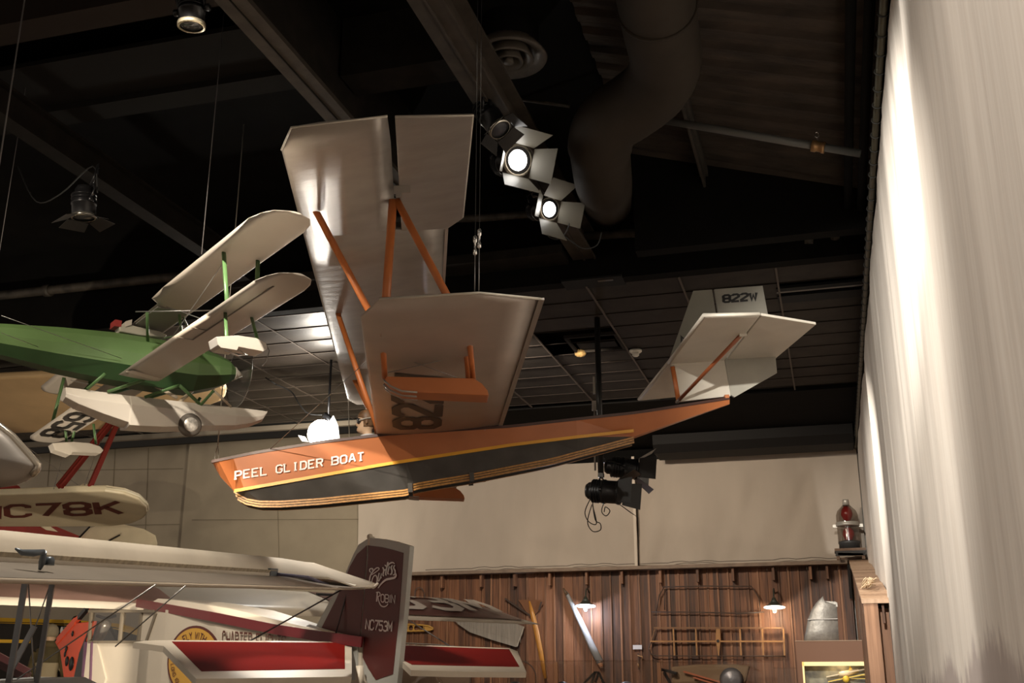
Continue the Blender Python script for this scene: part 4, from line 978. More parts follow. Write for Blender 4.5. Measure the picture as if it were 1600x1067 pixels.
for x0, y0, x1, y1, d, w_ in ((40, 906, 8, 1100, 4.3, .022), (82, 909, 52, 1100, 4.45, .020)):
    mb = MB(); p, q = atd(x0, y0, d), atd(x1, y1, d); q = p + (q - p) * (1.9 if q.z > 1 else 1.4); mb.bar(p, q, w_, w_ * .6, RT); mb.build('wing_strut', met, near)
mb = MB(); mb.bar(atd(54, 978, 4.4), atd(18, 1045, 4.35), .022, .01, RT); mb.build('cross_strut', met, near)
for x0, y0, x1, y1 in ((44, 906, 56, 1100), (78, 915, 55, 980), (244, 913, -60, 1120), (290, 915, 180, 1010)):
    mb = MB(); mb.tube([atd(x0, y0, 4.6), atd(x1, y1, 4.6)], .003, 5); mb.build('brace_wire', cable, near)
# lower wing below the frame carries the struts; wheels rest on the floor
p = atd(10, 1062, 4.28); mb = MB(); mb.add([], []); R = []
for k in (-4, -1, .0, .6): 
    c = p + ns * k + UP * (-.06 if k < .5 else -.08); R.append([c + nl * .5, c + nl * .25 + UP * .05, c + UP * .05, c - nl * .12, c - UP * .03, c + nl * .3 - UP * .03])
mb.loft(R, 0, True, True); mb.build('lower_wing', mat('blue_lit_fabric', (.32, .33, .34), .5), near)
gx_ = V((TE0.x - 2.8, 4.2, 0)); mb = MB()
for k in (-.6, .6): mb.lathe(gx_ + FH * k + RT * -.05 + UP * .33, RT, [(0, .2), (0, .33), (.1, .33), (.1, .2)], 20)
mb.build('wheels', blackp, near)
mb = MB(); mb.bar(gx_ - FH * .65 + UP * .33, gx_ + FH * .65 + UP * .33, .05, .05); mb.bar(gx_ - FH * .5 + UP * .33, gx_ + UP * 1.3, .05, .05); mb.bar(gx_ + FH * .5 + UP * .33, gx_ + UP * 1.3, .05, .05); mb.build('undercarriage', met, near)

# ================================================================== BLACK FUSELAGE WITH YELLOW TRIM
bk = lambda x, y: atd(x, y, 17.5)
blk = mat('black_gloss', (.016, .014, .013), .35, 0, .3, 3); ylw = mat('yellow_gloss', (.62, .36, .02), .4)
bf = thing('black_fuselage', 'black aircraft fuselage with yellow top and stripe, standing behind the red engine cowl', 'aircraft', V((bk(60, 1060).x, bk(60, 1060).y, 0)))
mb = MB(); R = []
for x, yt, yb, w_ in ((-160, 964, 1100, .45), (0, 966, 1100, .45), (130, 969, 1090, .4), (190, 974, 1060, .3), (222, 984, 1020, .12), (232, 994, 1008, .03)):
    p0, p1 = bk(x, yt + 7), bk(x, yb); R.append([p0 - FH * w_, p0 + FH * w_, p1 + FH * w_, p1 - FH * w_])
mb.loft(R, 0, False, True); mb.build('body', blk, bf)
mb = MB(); R = []
for x, yt, w_ in ((-160, 964, .4), (0, 966, .4), (60, 968, .4), (130, 970, .35), (190, 975, .26), (222, 985, .1)):
    p0, p1 = bk(x, yt), bk(x, yt + 9); R.append([p0 - FH * w_ * .7, p0 + FH * w_ * .7, p1 + FH * (w_ + .06), p1 - FH * (w_ + .06)])
mb.loft(R, 0, False, True); mb.build('top_deck', ylw, bf, 'yellow top deck')
mb = MB(); mb.bar(bk(-160, 1001) - FH * .46, bk(66, 1003.5) - FH * .45, .05, .02, UP); mb.build('side_stripe', ylw, bf, 'thin yellow stripe')
mb = MB(); q = bk(60, 1040); mb.box(V((q.x, q.y, .4)), (RT, FH, UP), (3.5, .5, .8)); mb.build('stand', blackp, bf)

# ================================================================== HIGH-WING CABIN PLANE
rt_ = hd(-700); RS = V((rt_.y, -rt_.x, 0)); RPSI = radians(11)
RA = rt_ * cos(RPSI) + UP * sin(RPSI); RN = RS.cross(RA); RN = RN if RN.z > 0 else -RN
RB = atd(600, 1000, 9.3)
rv = lambda x, y, s=0: onp(x, y, RB + RS * s, RS)
robin = thing('cabin_plane', 'white and maroon high-wing cabin plane lettered CHARTER FLIGHTS with tall maroon tail', 'aircraft', V((RB.x, RB.y, 0)) + rt_ * 3)
rmar = mat('maroon_paint', (.098, .014, .012), .45, 0, .06, 3)
rmar2 = mat('maroon_wing_paint', (.13, .055, .045), .33, 0, .08, 2)
rred = mat('stabilizer_red', (.155, .008, .006), .85, 0, .06, 3, spec=.06)
rwh = mat('cream_white_paint', (.62, .55, .45), .4, 0, .03, 3)
rgr = mat('pale_grey_paint', (.42, .415, .38), .4)
# fuselage: tail post to cabin rear, roof slopes down
def rside(x, y, b): return rv(x, y, -b)
R = []
for (xt, yt, b, zb) in ((566, 996, .04, 1.15), (520, 988, .10, 1.05), (480, 982, .18, .98), (410, 966, .28, .9), (340, 950, .38, .85), (262, 938, .45, .8), (226, 934, .45, .8)):
    p = rside(xt, yt, b); q = V((p.x, p.y, zb)); r0_ = RS * (2 * b)
    R.append([q, p - UP * .10 * min(1, b * 3), p + RS * b * .35, p + RS * b * 1.65, p + r0_ - UP * .10 * min(1, b * 3), q + r0_])
mb = MB(); mb.loft(R, 0, False, True)
p0 = rside(234, 1004, .45); p1 = rside(150, 1004, .45)
qb = [V((p.x, p.y, .75)) for p in (p0, p1)]
mb.prism([p0, p1, qb[1], qb[0]], RS * .9)
fus = mb.build('fuselage', rwh, robin)
# dark red longeron stripe
mb = MB(); pts = [(214, 942), (330, 963), (430, 983), (500, 994), (566, 1003)]
P_ = [rside(x, y, lerp_tab([(214, .46), (262, .46), (340, .39), (410, .29), (480, .19), (566, .05)], x) + .006) for x, y in pts]
for a, b in zip(P_, P_[1:]): mb.bar(a, b, .09, .02, UP)
mb.build('longeron_stripe', mat('stripe_maroon', (.16, .02, .025), .35), robin, 'maroon stripe')
# round emblem
ec = rside(303, 1034, .456); ex_ = (rside(345, 1038, .456) - rside(260, 1030, .456)) / 2; ey_ = UP * ((rside(303, 978, .456) - rside(303, 1090, .456)).length / 2)
for nm, k, lift, mm in (('emblem_rim', 1.0, .004, rmar), ('emblem_disc', .93, .008, mat('emblem_yellow', (.62, .34, .05), .45))):
    mb = MB(); mb.add([ec - RS * lift + ex_ * cos(a) * k + ey_ * sin(a) * k for a in [2 * pi * i / 48 for i in range(48)]], [list(range(48))]); mb.build(nm, mm, robin)
mb = MB()
def arc(a0, a1, r0, r1):
    def fn(u, v):
        a = radians(a0 + (a1 - a0) * u); r = r0 + (r1 - r0) * v; return ec - RS * .012 + ex_ * cos(a) * r + ey_ * sin(a) * r
    return fn
text(mb, 'FLY WITH', arc(126, 58, .62, .84), th=.95); text(mb, 'LONG ISLAND FLYING', arc(188, 300, .84, .70), th=.9)
mb.build('emblem_text', rmar, robin, 'maroon words on the yellow emblem')
mb = MB(); text(mb, 'CHARTER FLIGHTS', quadfn(*[rside(x, y, lerp_tab([(340, .385), (410, .285), (480, .185)], x) + .008) for x, y in ((347, 984.5), (447, 991.5), (446, 1017), (347, 1012.5))]), th=.95, gap=1.5); mb.build('side_lettering', mat('brown_lettering', (.10, .035, .025), .5), robin, 'brown words CHARTER FLIGHTS')
# cabin window posts and clear panes
frm = mat('cabin_frame', (.20, .165, .12), .5)
post = [(143, 954, 139, 1003), (192, 953, 187, 1003), (222, 955, 216, 1003), (245, 957, 229, 1004)]
for x0, y0, x1, y1 in post:
    mb = MB(); mb.bar(rside(x0, y0, .45), rside(x1, y1, .45), .05, .03, RA); mb.build('window_post', frm, robin)
    mb = MB(); mb.bar(rside(x0, y0, -.45), rside(x1, y1, -.45), .05, .03, RA); mb.build('window_post', frm, robin)
for y in (955, 1003):
    for b in (.45, -.45):
        mb = MB(); mb.bar(rside(140, y, b), rside(243, y, b), .04, .03); mb.build('window_rail', frm, robin)
mb = MB(); p = [rside(*q, .44) for q in ((143, 956), (244, 957), (230, 1003), (140, 1003))]; mb.add(p, [[0, 1, 2, 3]]); mb.build('window_glass', glass('cabin_glass', (.82, .80, .76), .03), robin)
mb = MB(); mb.lathe(rside(148, 1000, .2), rside(166, 975, .2) - rside(148, 1000, .2), [(0, .07), (.1, .09), (.4, .06), (.42, .02)], 14); mb.build('seat_tank', mat('cabin_silver', (.6, .57, .55), .3, .6), robin)
mb = MB(); mb.tube([rside(166, 968, .1), rside(175, 985, .1), rside(182, 1000, .1)], .02, 6); mb.tube([rside(152, 962, .3), rside(165, 966, .3), rside(180, 962, .3)], .02, 6); mb.build('cabin_bars', black, robin)
# wing: maroon top with cream borders, paled by painted-in glare, far tip at right, near end beyond the left edge
wq = rv(185, 954, -.45); won = lambda x, y, l=0: onp(x, y, wq, RN) + RN * l
wl = lambda q: ((q - RB).dot(RA), (q - RB).dot(RS)); wa = lambda a, s, l=0: wq + RA * (a - wl(wq)[0]) + RS * (s - wl(wq)[1]) + RN * l
LEa, TEa = 6.92, 5.02
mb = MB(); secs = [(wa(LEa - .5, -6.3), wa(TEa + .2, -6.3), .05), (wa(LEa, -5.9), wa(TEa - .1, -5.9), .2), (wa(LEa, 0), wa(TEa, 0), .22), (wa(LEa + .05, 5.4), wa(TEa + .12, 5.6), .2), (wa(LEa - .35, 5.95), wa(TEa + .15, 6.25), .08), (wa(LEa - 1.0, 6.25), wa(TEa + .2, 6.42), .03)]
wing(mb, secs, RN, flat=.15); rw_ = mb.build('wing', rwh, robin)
def wingtop(x, s): # top-surface height at chord fraction
    return lerp_tab(list(zip(PX, PT)), x) * .2 * .87
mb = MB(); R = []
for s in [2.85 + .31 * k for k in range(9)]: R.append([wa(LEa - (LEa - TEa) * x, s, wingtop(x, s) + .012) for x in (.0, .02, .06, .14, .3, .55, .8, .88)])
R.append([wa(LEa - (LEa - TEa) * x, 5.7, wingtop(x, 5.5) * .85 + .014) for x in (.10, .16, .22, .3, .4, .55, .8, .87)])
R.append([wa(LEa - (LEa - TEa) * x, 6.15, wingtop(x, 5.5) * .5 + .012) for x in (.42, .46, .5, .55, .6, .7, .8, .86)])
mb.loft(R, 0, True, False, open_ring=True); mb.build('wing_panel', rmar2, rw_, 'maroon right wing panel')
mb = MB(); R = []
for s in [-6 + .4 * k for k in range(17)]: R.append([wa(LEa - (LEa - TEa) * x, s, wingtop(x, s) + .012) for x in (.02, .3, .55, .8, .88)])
mb.loft(R, 0, True, False, open_ring=True); mb.build('wing_panel', mat('rose_glare_paint', (.40, .235, .19), .33, 0, .08, 3), rw_, 'rose left wing panel tinted for lamp glare')  # lamp glare painted in: rose at left, bare cream in the middle
mb = MB()
def wt(u, v):
    x = .78 - .56 * v; s = 3.8 + 2.1 * u; return wa(LEa - (LEa - TEa) * x, s, wingtop(x, s) + .03)
text(mb, '53M', wt, th=1.2, gap=1.6, seg=.4); mb.build('wing_letters', mat('cream_lettering', (.55, .47, .40), .45), rw_, 'cream letters on the wing')
mb = MB(); q = wa(TEa + .75, 2.9, .22); mb.box(q, (RS, RA, UP), (.5, .05, .03)); mb.box(q + RS * .5 - RA * .2 - UP * .05, (UP, RA, RS), (.16, .05, .04)); mb.build('aileron_arm', black, rw_)
mb = MB(); q = won(157, 921); mb.ball(q + UP * .06, .09, 12, 0, (1.4, 1, .8)); mb.build('filler_cap', black, rw_)
# fin and rudder with pale borders
def bord(name, outer, inner, th, parent, omat, imat, nrm=RS, on=rv, imat_label=None):
    mb = MB(); panel(mb, [on(*p) for p in outer], nrm, th); o = mb.build(name, omat, parent)
    mb = MB(); panel(mb, [on(*p) for p in inner], nrm, th + .008); mb.build('painted_field', imat, o, imat_label); return o
fin_o = [(494, 985), (520, 937), (545, 892), (556, 866), (564, 851), (578, 842), (578, 856), (566, 1003)]
fin_i = [(505, 984), (530, 935), (545, 900), (551, 885), (562, 866), (577, 852.5), (576.5, 870), (566, 1001)]
bord('fin', fin_o, fin_i, .05, robin, rgr, rmar)
rud_o = [(580, 840), (600, 842), (620, 846), (644, 853.5), (640, 900), (635, 960), (629, 1020), (622, 1090), (596, 1095), (576, 1064), (566, 1030), (569, 985), (579, 856)]
rud_i = [(579.5, 852.5), (600, 855), (617, 859), (634, 864), (631, 910), (626, 975), (618, 1053), (591, 1062), (580, 1045), (567, 1020), (568.5, 985), (579, 870)]
ru = bord('rudder', rud_o, rud_i, .045, robin, rgr, rmar)
mb = MB(); mb.tube([rv(580, 838), rv(579, 852)], .03, 8); mb.ball(rv(578, 839), .03, 8); mb.build('fin_cap', rwh, ru)
lt = -RS * .035
mb = MB(); text(mb, 'NC753M', quadfn(*[rv(x, y) + lt for x, y in ((577, 966.5), (619, 970.5), (617.5, 988.5), (575.5, 984.5))]), th=1.1, gap=1.1); mb.build('rudder_number', white_let, ru, 'white number NC753M')
mb = MB(); ZZ = lambda L: [(572 + x / 11.857, 865 + y / 11.857) for x, y in L]
text(mb, 'OBIN', quadfn(*[rv(x, y) + lt for x, y in ZZ([(332, 745), (608, 758), (597, 932), (332, 908)])]), th=.9, gap=1.25)
def script(pts, w0, w1=None):
    P_ = smooth([V((x, y, 0)) for x, y in ZZ(pts)], 6); n = len(P_); w1 = w0 if w1 is None else w1; vs = []
    for i, q in enumerate(P_):
        d = (P_[min(i + 1, n - 1)] - P_[max(i - 1, 0)]).normalized(); nn = V((-d.y, d.x, 0)); k = sin(pi * (i + .6) / (n + .2)); h = (w0 + (w1 - w0) * k) / 2
        a, b = q + nn * h, q - nn * h; vs += [rv(a.x, a.y) + lt, rv(b.x, b.y) + lt]
    mb.add(vs, [(2 * i, 2 * i + 1, 2 * i + 3, 2 * i + 2) for i in range(n - 1)])
script([(272, 720), (258, 890)], 2.0); script([(248, 722), (300, 716), (322, 745), (312, 785), (272, 800)], 1.5); script([(284, 800), (298, 880), (335, 960), (390, 985), (440, 968), (470, 930)], 1.2, 1.9)
for pts, w0, w1 in (([(150, 352), (128, 325), (135, 288), (175, 278), (188, 296), (165, 312)], 1.3, 1.8),
    ([(165, 395), (240, 345), (300, 295), (292, 266), (250, 272), (195, 325), (150, 395), (128, 480), (132, 565), (168, 632), (212, 640), (252, 570), (266, 470), (240, 405), (195, 435), (168, 515), (178, 572), (215, 572)], 1.3, 2.1),
    ([(306, 360), (290, 430), (280, 495), (298, 508), (330, 440), (348, 368)], 1.8, 2.0), ([(348, 368), (336, 440), (352, 452)], 1.8, 2.0),
    ([(370, 255), (390, 310), (376, 395), (392, 420)], 1.8, 2.1), ([(386, 340), (412, 298), (428, 312)], 1.6, 1.9),
    ([(468, 158), (442, 280), (424, 385), (444, 398)], 2.0, 2.3), ([(408, 212), (448, 240), (500, 188), (552, 168), (592, 190)], 1.2, 2.4),
    ([(494, 238), (472, 325), (464, 372), (486, 378)], 1.9, 2.2), ([(548, 218), (526, 262), (542, 318), (532, 380), (502, 382)], 1.6, 2.4),
    ([(594, 216), (574, 266), (600, 325), (592, 388), (560, 396)], 1.6, 2.4), ([(604, 350), (618, 405), (590, 446), (520, 466), (430, 488), (345, 560), (284, 642)], 1.1, 3.6)):
    script(pts, w0, w1)
mb.build('rudder_script', white_let, ru, 'white script lettering on the rudder')
# stabilizer halves
sq = rv(560, 1015); son = lambda x, y: onp(x, y, sq, RN)
bord('stabilizer', [(208, 1008), (225, 1005.5), (266, 1004.5), (530, 1006), (549, 1008), (549, 1062), (306, 1066), (255, 1014)], [(268, 1007.5), (500, 1008.5), (538, 1009), (538, 1050), (314, 1054)], .045, robin, rwh, rred, RN, son, 'red left tailplane field')
bord('stabilizer', [(629, 1011), (795, 1016), (808, 1021), (822, 1054.5), (710, 1053.5), (642, 1051.5), (629, 1039)], [(629, 1013), (795, 1018.5), (811, 1046), (720, 1044.5), (643, 1043), (629, 1035)], .045, robin, rwh, rred, RN, son, 'red right tailplane field')
for pts in (((547, 1003), (568, 1001), (566, 1062), (547, 1062)),):
    mb = MB(); panel(mb, [rv(*p, .0) for p in pts], RS, .12); mb.build('tail_post', rgr, robin)
mb = MB(); mb.tube([rv(562, 1040, -.1), rv(561, 1085, -.1)], .035, 8); mb.build('tail_strut', rwh, robin)
mb = MB(); mb.bar(rv(532, 1004, -.1), rv(537, 1018, -.1), .05, .03, RA); mb.build('horn', blu, robin)
mb = MB(); mb.tube([rv(*p, -.06) for p in ((483, 984), (520, 992), (556, 1002))], [.05, .035, .012], 8); mb.build('fin_fairing', mat('bright_fairing', (.7, .66, .62), .25, .3), robin)
for a, b in ((won(634, 966), son(709, 1013)), (rv(382, 1006, -.9), rv(545, 915, 0)), (son(520, 1006), rv(548, 905, 0))):
    mb = MB(); mb.tube([a, b], .007, 5); mb.build('brace_wire', mat('dark_wire', (.06, .05, .05), .5), robin)
# nose: red cowl panel with holes, dark firewall, cream cabin door edge, engine
cow = mat('cowl_red', (.50, .065, .028), .5, 0, .06, 4)
cp = [(108, 975), (150, 970), (138, 1010), (128, 1075), (104, 1075), (96, 1018), (88, 1003)]
mb = MB(); panel(mb, [rside(x, y, .42) for x, y in cp], RS, .04); cwl = mb.build('cowl_panel', cow, robin, 'red cowl panel with round holes', bevel=.01)
for x, y, r_ in ((113, 990, .035), (103, 1014, .04), (101, 1022, .035), (104, 1033, .06), (111, 1037, .085)):
    mb = MB(); mb.lathe(rside(x, y, .452), RS, [(0, .001), (0, r_), (.004, r_)], 16); mb.build('cowl_hole', black, cwl)
mb = MB(); mb.bar(rside(91, 1002, .43), rside(119, 970, .43), .09, .05, RA); mb.bar(rside(119, 970, .43), rside(137, 951, .43), .05, .05, RA); mb.build('cowl_strut', cow, robin)
mb = MB(); mb.bar(rside(124, 965, .44), rside(136, 951, .44), .055, .05, RA); mb.build('wing_bracket', black, robin)
mb = MB(); panel(mb, [rside(x, y, .40) for x, y in ((150, 970), (139, 1003), (137, 1075), (118, 1075), (130, 1020))], RS, .1); mb.build('firewall', black, robin)
mb = MB(); panel(mb, [rside(x, y, .46) for x, y in ((138, 1003), (152, 1003), (166, 1060), (160, 1080), (130, 1080))], RS, .02); mb.build('door_panel', rwh, robin)
mb = MB(); mb.bar(rside(134, 1003, .46), rside(128, 1085, .46), .05, .03, RA); mb.bar(rside(144, 1003, .475), rside(141, 1085, .475), .035, .03, RA); mb.build('door_edge', mat('violet_brown', (.11, .05, .09), .4), robin)
mb = MB(); mb.tube([rside(118, 967, .3), rside(122, 975, .3), rside(117, 983, .3), rside(126, 981, .3)], .05, 8); mb.build('carburettor', black, robin)
mb = MB(); mb.lathe(rside(96, 985, .2), RS, [(0, .05), (.1, .05), (.1, .01)], 12); mb.build('chrome_cup', chrome, robin)
# mechanic mannequin in olive overalls, back turned to the viewer, beside the cowl
MD = 16.6; mp = lambda x, y, d=0: atd(x, y, MD - d)
mx_, my_ = RT, FH
mt = mp(81, 978); mc = V((mt.x, mt.y, 0)); H0 = mt.z
olive = mat('olive_shirt', (.075, .055, .02), .8, 0, .2, 8); overall = mat('cream_overalls', (.36, .29, .18), .8); capm = mat('tan_cap', (.27, .22, .14), .85, 0, .1, 10)
def bring(z, rx, ry, dx=0, dy=0, n=20): return [mc + mx_ * (cos(2 * pi * k / n) * rx + dx) + my_ * (sin(2 * pi * k / n) * ry + dy) + UP * z for k in range(n)]
mb = MB(); zz = H0 - 1.80
mb.loft([bring(zz + z, rx, ry, 0, dy) for z, rx, ry, dy in ((.88, .17, .13, 0), (1.0, .175, .125, 0), (1.12, .165, .115, 0), (1.26, .185, .12, .01), (1.38, .205, .12, .01), (1.46, .19, .10, .01), (1.50, .12, .08, .01), (1.53, .062, .062, .01), (1.58, .056, .06, .02), (1.62, .068, .085, .03), (1.68, .078, .10, .03), (1.74, .075, .095, .03), (1.79, .05, .065, .02), (1.80, .01, .01, .02))], 0, True, True, mfun=lambda i, k: 2 if i > 6 else 0 if i > 2 else 1)
for sd in (-1, 1):
    mb.loft([bring(zz + z, r_, r_ * 1.1, sd * dx, dy) for z, r_, dx, dy in ((.92, .095, .085, 0), (.7, .09, .10, 0), (.48, .072, .11, .01), (.25, .062, .115, 0), (.10, .05, .12, 0))], 1, True, True)
    mb.loft([bring(z, .05, ry, sd * .12, .05) for z, ry in ((.0, .13), (.05, .13), (.1, .08), (zz + .14, .06))], 1, True, True)
    mb.tube([mc + mx_ * sd * .185 + UP * (zz + 1.42), mc + mx_ * sd * .245 + UP * (zz + 1.18), mc + mx_ * sd * .22 + my_ * .16 + UP * (zz + 1.02), mc + mx_ * sd * .12 + my_ * .36 + UP * (zz + 1.08)], [.062, .052, .045, .034], 10, 0)
me_ = mb.build('mechanic_mannequin', [olive, overall, skin], label='mechanic mannequin seen from behind with crossed cream straps over an olive shirt', cat='mannequin')
mb = MB(); mb.loft([bring(zz + z, rx, ry, 0, .02) for z, rx, ry in ((1.64, .088, .105), (1.67, .098, .115), (1.72, .105, .12), (1.78, .09, .105), (1.82, .055, .06), (1.835, .01, .01))], 0, True, True); mb.build('cap', capm, me_)
mb = MB(); mb.loft([bring(zz + z, rx, ry, 0, .012) for z, rx, ry in ((1.49, .13, .09), (1.53, .10, .085), (1.58, .082, .08), (1.58, .066, .066))], 0, True, True); mb.build('shirt_collar', mat('olive_collar', (.10, .072, .026), .8), me_)
bk_ = lambda x, y: mp(x, y, .0) - my_ * .135
for pts in (((60, 1022), (72, 1020), (85, 1037), (84, 1061)), ((100, 1022), (92, 1030), (85, 1037), (84, 1062)), ((85, 1037), (70, 1035), (53, 1036)), ((86, 1037), (96, 1041), (104, 1052)), ((53, 1036), (56, 1026), (64, 1020))):
    mb = MB(); Q = [bk_(*p_) for p_ in pts]
    for a, b in zip(Q, Q[1:]): mb.bar(a, b, .042, .012, my_.cross((b - a).normalized()))
    mb.build('strap', overall, me_)
# main gear and tail skid to the floor (below the frame)
g0 = V((RB.x, RB.y, 0)) + rt_ * 5.6
for sd in (-1, 1):
    mb = MB(); mb.lathe(g0 + RS * (sd * 1.0) + UP * .36 - RS * .06, RS, [(0, .2), (0, .36), (.12, .36), (.12, .2)], 20); mb.build('wheel', blackp, robin)
    mb = MB(); mb.bar(g0 + RS * sd * .95 + UP * .36, g0 + RS * sd * .4 + UP * .8, .06, .04); mb.build('gear_leg', rwh, robin)
mb = MB(); mb.bar(V((RB.x, RB.y, .02)) + rt_ * .2, V((RB.x, RB.y, 1.2)) + rt_ * .3, .05, .05); mb.build('tail_skid', rwh, robin)
# dark red rails at the lower left behind the struts
t = thing('rail_bundle', 'dark red rails lying on a rack below the black fuselage', 'rail', V((atd(20, 1050, 9).x, atd(20, 1050, 9).y, 0)))
for k, (y0, y1) in enumerate(((1026, 1050), (1032, 1056), (1040, 1062))):
    mb = MB(); mb.bar(atd(-60, y0 - 32, 9 + .05 * k), atd(46, y1, 9 + .05 * k), .06, .05); mb.build('rail', mat('rail_maroon', (.10, .03, .03), .4), t)
mb = MB(); q = atd(10, 1052, 9.1); mb.box(V((q.x, q.y, (q.z - .08) / 2)), (RT, FH, UP), (.9, .3, q.z - .08)); mb.build('rack', blackp, t)

# ================================================================== STAGE LIGHTS
hous = mat('lamp_housing', (.018, .018, .02), .3, .4)
barn = mat('barn_door_grey', (.20, .185, .15), .45, .1); barn_k = mat('barn_door_black', (.03, .028, .027), .4, .2)
lens_on = mat('lit_lens', (1, 1, 1), .2, emit=(1, .97, .93), estr=12); lens_off = mat('dark_lens', (.06, .06, .07), .08, .2)
shine = mat('shiny_collar', (.55, .52, .46), .2, .9)
def stagelight(label, pos, aim, up_pt, size=.13, length=.34, lit=False, doors=True, bmat=barn, yoke=True, dlen=.17, loops=(), open_=.9, collar=shine, group=None):
    pos = V(pos); d = (V(aim) - pos).normalized(); x = d.cross(UP).normalized(); y = x.cross(d).normalized()
    t = thing('stage_light', label, 'spotlight', pos, group)
    mb = MB(); r = size
    mb.lathe(pos - d * length * .5, d, [(-.05, r * .2), (-.04, r * .55), (.0, r * .75), (.04, r * .75), (.05, r), (length * .45, r), (length * .46, r * 1.06), (length * .55, r * 1.06), (length * .56, r), (length * .96, r), (length, r * .96)], 20)
    mb.build('housing', hous, t)
    mb = MB()
    for k in range(3): mb.lathe(pos - d * length * .5 + d * (.06 + .035 * k), d, [(0, r), (.0, r * 1.05), (.012, r * 1.05), (.012, r)], 20)
    mb.build('cooling_rings', hous, t)
    mb = MB(); mb.lathe(pos + d * length * .5, d, [(-.02, r * .98), (-.02, r * 1.08), (.012, r * 1.08), (.012, r * .9)], 20, caps=False); mb.build('front_collar', collar, t)
    mb = MB(); mb.lathe(pos + d * (length * .5 - .006), d, [(0, r * .9), (.008, r * .6), (.012, .001)], 20); mb.build('lens', lens_on if lit else lens_off, t)
    if doors:
        f0 = pos + d * (length * .5 + .012)
        for k in range(4):
            o = (x, y, -x, -y)[k]; s = (y, x, y, x)[k]; w0 = r * .95; w1 = r * (1.35 if k % 2 else 1.15); L = dlen
            v = (d * cos(open_) + o * sin(open_)) * L; p = f0 + o * r * 1.0
            mb = MB(); panel(mb, [p - s * w0, p + s * w0, p + v + s * w1, p + v - s * w1], v.normalized().cross(s), .004); mb.build('barn_door', bmat, t)
    if yoke:
        mb = MB(); m_ = V(up_pt); q = pos + (m_ - pos).normalized() * r * 1.7
        mb.tube([pos + x * r * 1.1, pos + x * r * 1.2 + (q - pos) * .6, q + x * r * .5, q - x * r * .5, pos - x * r * 1.2 + (q - pos) * .6, pos - x * r * 1.1], .012, 6); mb.build('yoke', hous, t)
        mb = MB(); mb.tube([q, m_], .016, 8); mb.box(m_ - (m_ - q).normalized() * .03, (x, d, UP), (.07, .07, .06)); mb.build('clamp', hous, t)
        for sg in (1, -1): mb = MB(); mb.lathe(pos + x * sg * r * 1.08, x * sg, [(0, .02), (.03, .03), (.045, .03), (.05, .01)], 10); mb.build('knob', hous, t)
    for k, L in enumerate(loops):
        mb = MB(); mb.tube(smooth([V(p) for p in L], 5), .007, 6); mb.build('power_cord', darkcable, t)
    return t
def tp(px, py, z): return atz(px, py, z)
bx_ = -2.78
def onbeam(px, py, x=bx_, drop=0): return onp(px, py, V((x, 0, 0)), V((1, 0, 0)))
b1 = onbeam(765, 182); b2 = onbeam(796, 251); b3 = onbeam(845, 327)
zb = 6.515
stagelight('dark unlit spotlight clamped to the beam, uppermost of the row by the wing', b1, b1 + RT * .45 - UP * .75 - FH * .25, V((b1.x + .02, b1.y - .05, zb)), .11, .40, dlen=.12, bmat=barn_k)
stagelight('glaring lit spotlight with barn doors on the beam, middle of the row', b2, b2 + (CAM - b2) * .3 + RT * 1.7 + UP * .1, V((b2.x - .05, b2.y, zb)), .155, .36, True, dlen=.26, open_=.55)
c3 = b3 + RT * .1
stagelight('lit spotlight with wide-spread barn doors, lowest on the beam', b3, b3 + (CAM - b3) * .3 + RT * 2.4, V((b3.x - .05, b3.y, zb)), .125, .34, True, dlen=.27, open_=.75,
           loops=[[c3 + V((-.05, 0, -.15)), c3 + V((-.02, 0, -.32)), c3 + V((.12, 0, -.36)), c3 + V((.22, 0, -.2)), c3 + V((.2, 0, .05))], [c3 + V((.12, 0, -.3)), c3 + V((.35, 0, -.5)), c3 + V((.5, .1, -.45)), c3 + V((.56, .1, -.3))]])
p = tp(300, 16, 6.3); stagelight('unlit spotlight with shiny rings hanging at the top edge of the picture', p, p + V((.0, .1, -1)), p + V((-.05, -.1, .45)), .10, .26, doors=False, collar=mat('ring_glint', (.8, .7, .5), .3, .8))
p = tp(131, 318, 6.0); q = tp(127, 356, 5.8)
stagelight('black unlit spotlight with flared doors hanging at left under the dark beam', p, p + V((.05, .1, -1)), p + V((.12, .0, .4)), .12, .30, dlen=.15, bmat=barn_k, open_=1.2, loops=[[p + V((-.9, 0, .55)), p + V((-.6, 0, .1)), p + V((-.3, 0, .15)), p + V((.05, 0, .42)), p + V((.15, 0, .1))]])
# flood behind the bow that lights the tiles
fl_p = atd(502, 678, 17.3)
t = thing('flood_light', 'blazing floodlight with white flap glowing behind the bow of the orange boat', 'floodlight', fl_p)
fd = (CAM + RT * -6.5 - fl_p).normalized(); fx = fd.cross(UP).normalized(); fy = fx.cross(fd)
mb = MB(); mb.box(fl_p - fd * .18, (fx, fy, fd), (.34, .26, .22)); mb.build('housing', hous, t, bevel=.03)
mb = MB(); mb.lathe(fl_p, fd, [(-.06, .10), (0, .23), (.01, .23)], 24, caps=False); mb.build('reflector', shine, t)
flare = mat('flood_glass', (1, 1, 1), .3, emit=(1, .98, .94), estr=60)
mb = MB(); mb.lathe(fl_p, fd, [(-.01, .225), (.01, .2), (.03, .02)], 24); mb.build('lens', flare, t)
lit_flap = mat('flap_white_glow', (.85, .84, .8), .6, emit=(1, .97, .93), estr=1.5)  # flap glows by itself in place of flood light falling on it
mb = MB(); panel(mb, [atd(x, y, 17.2) for x, y in ((505, 672), (521, 649), (528, 664), (531, 688), (505, 692))], fd, .006); mb.build('flap', lit_flap, t, 'white lit flap')
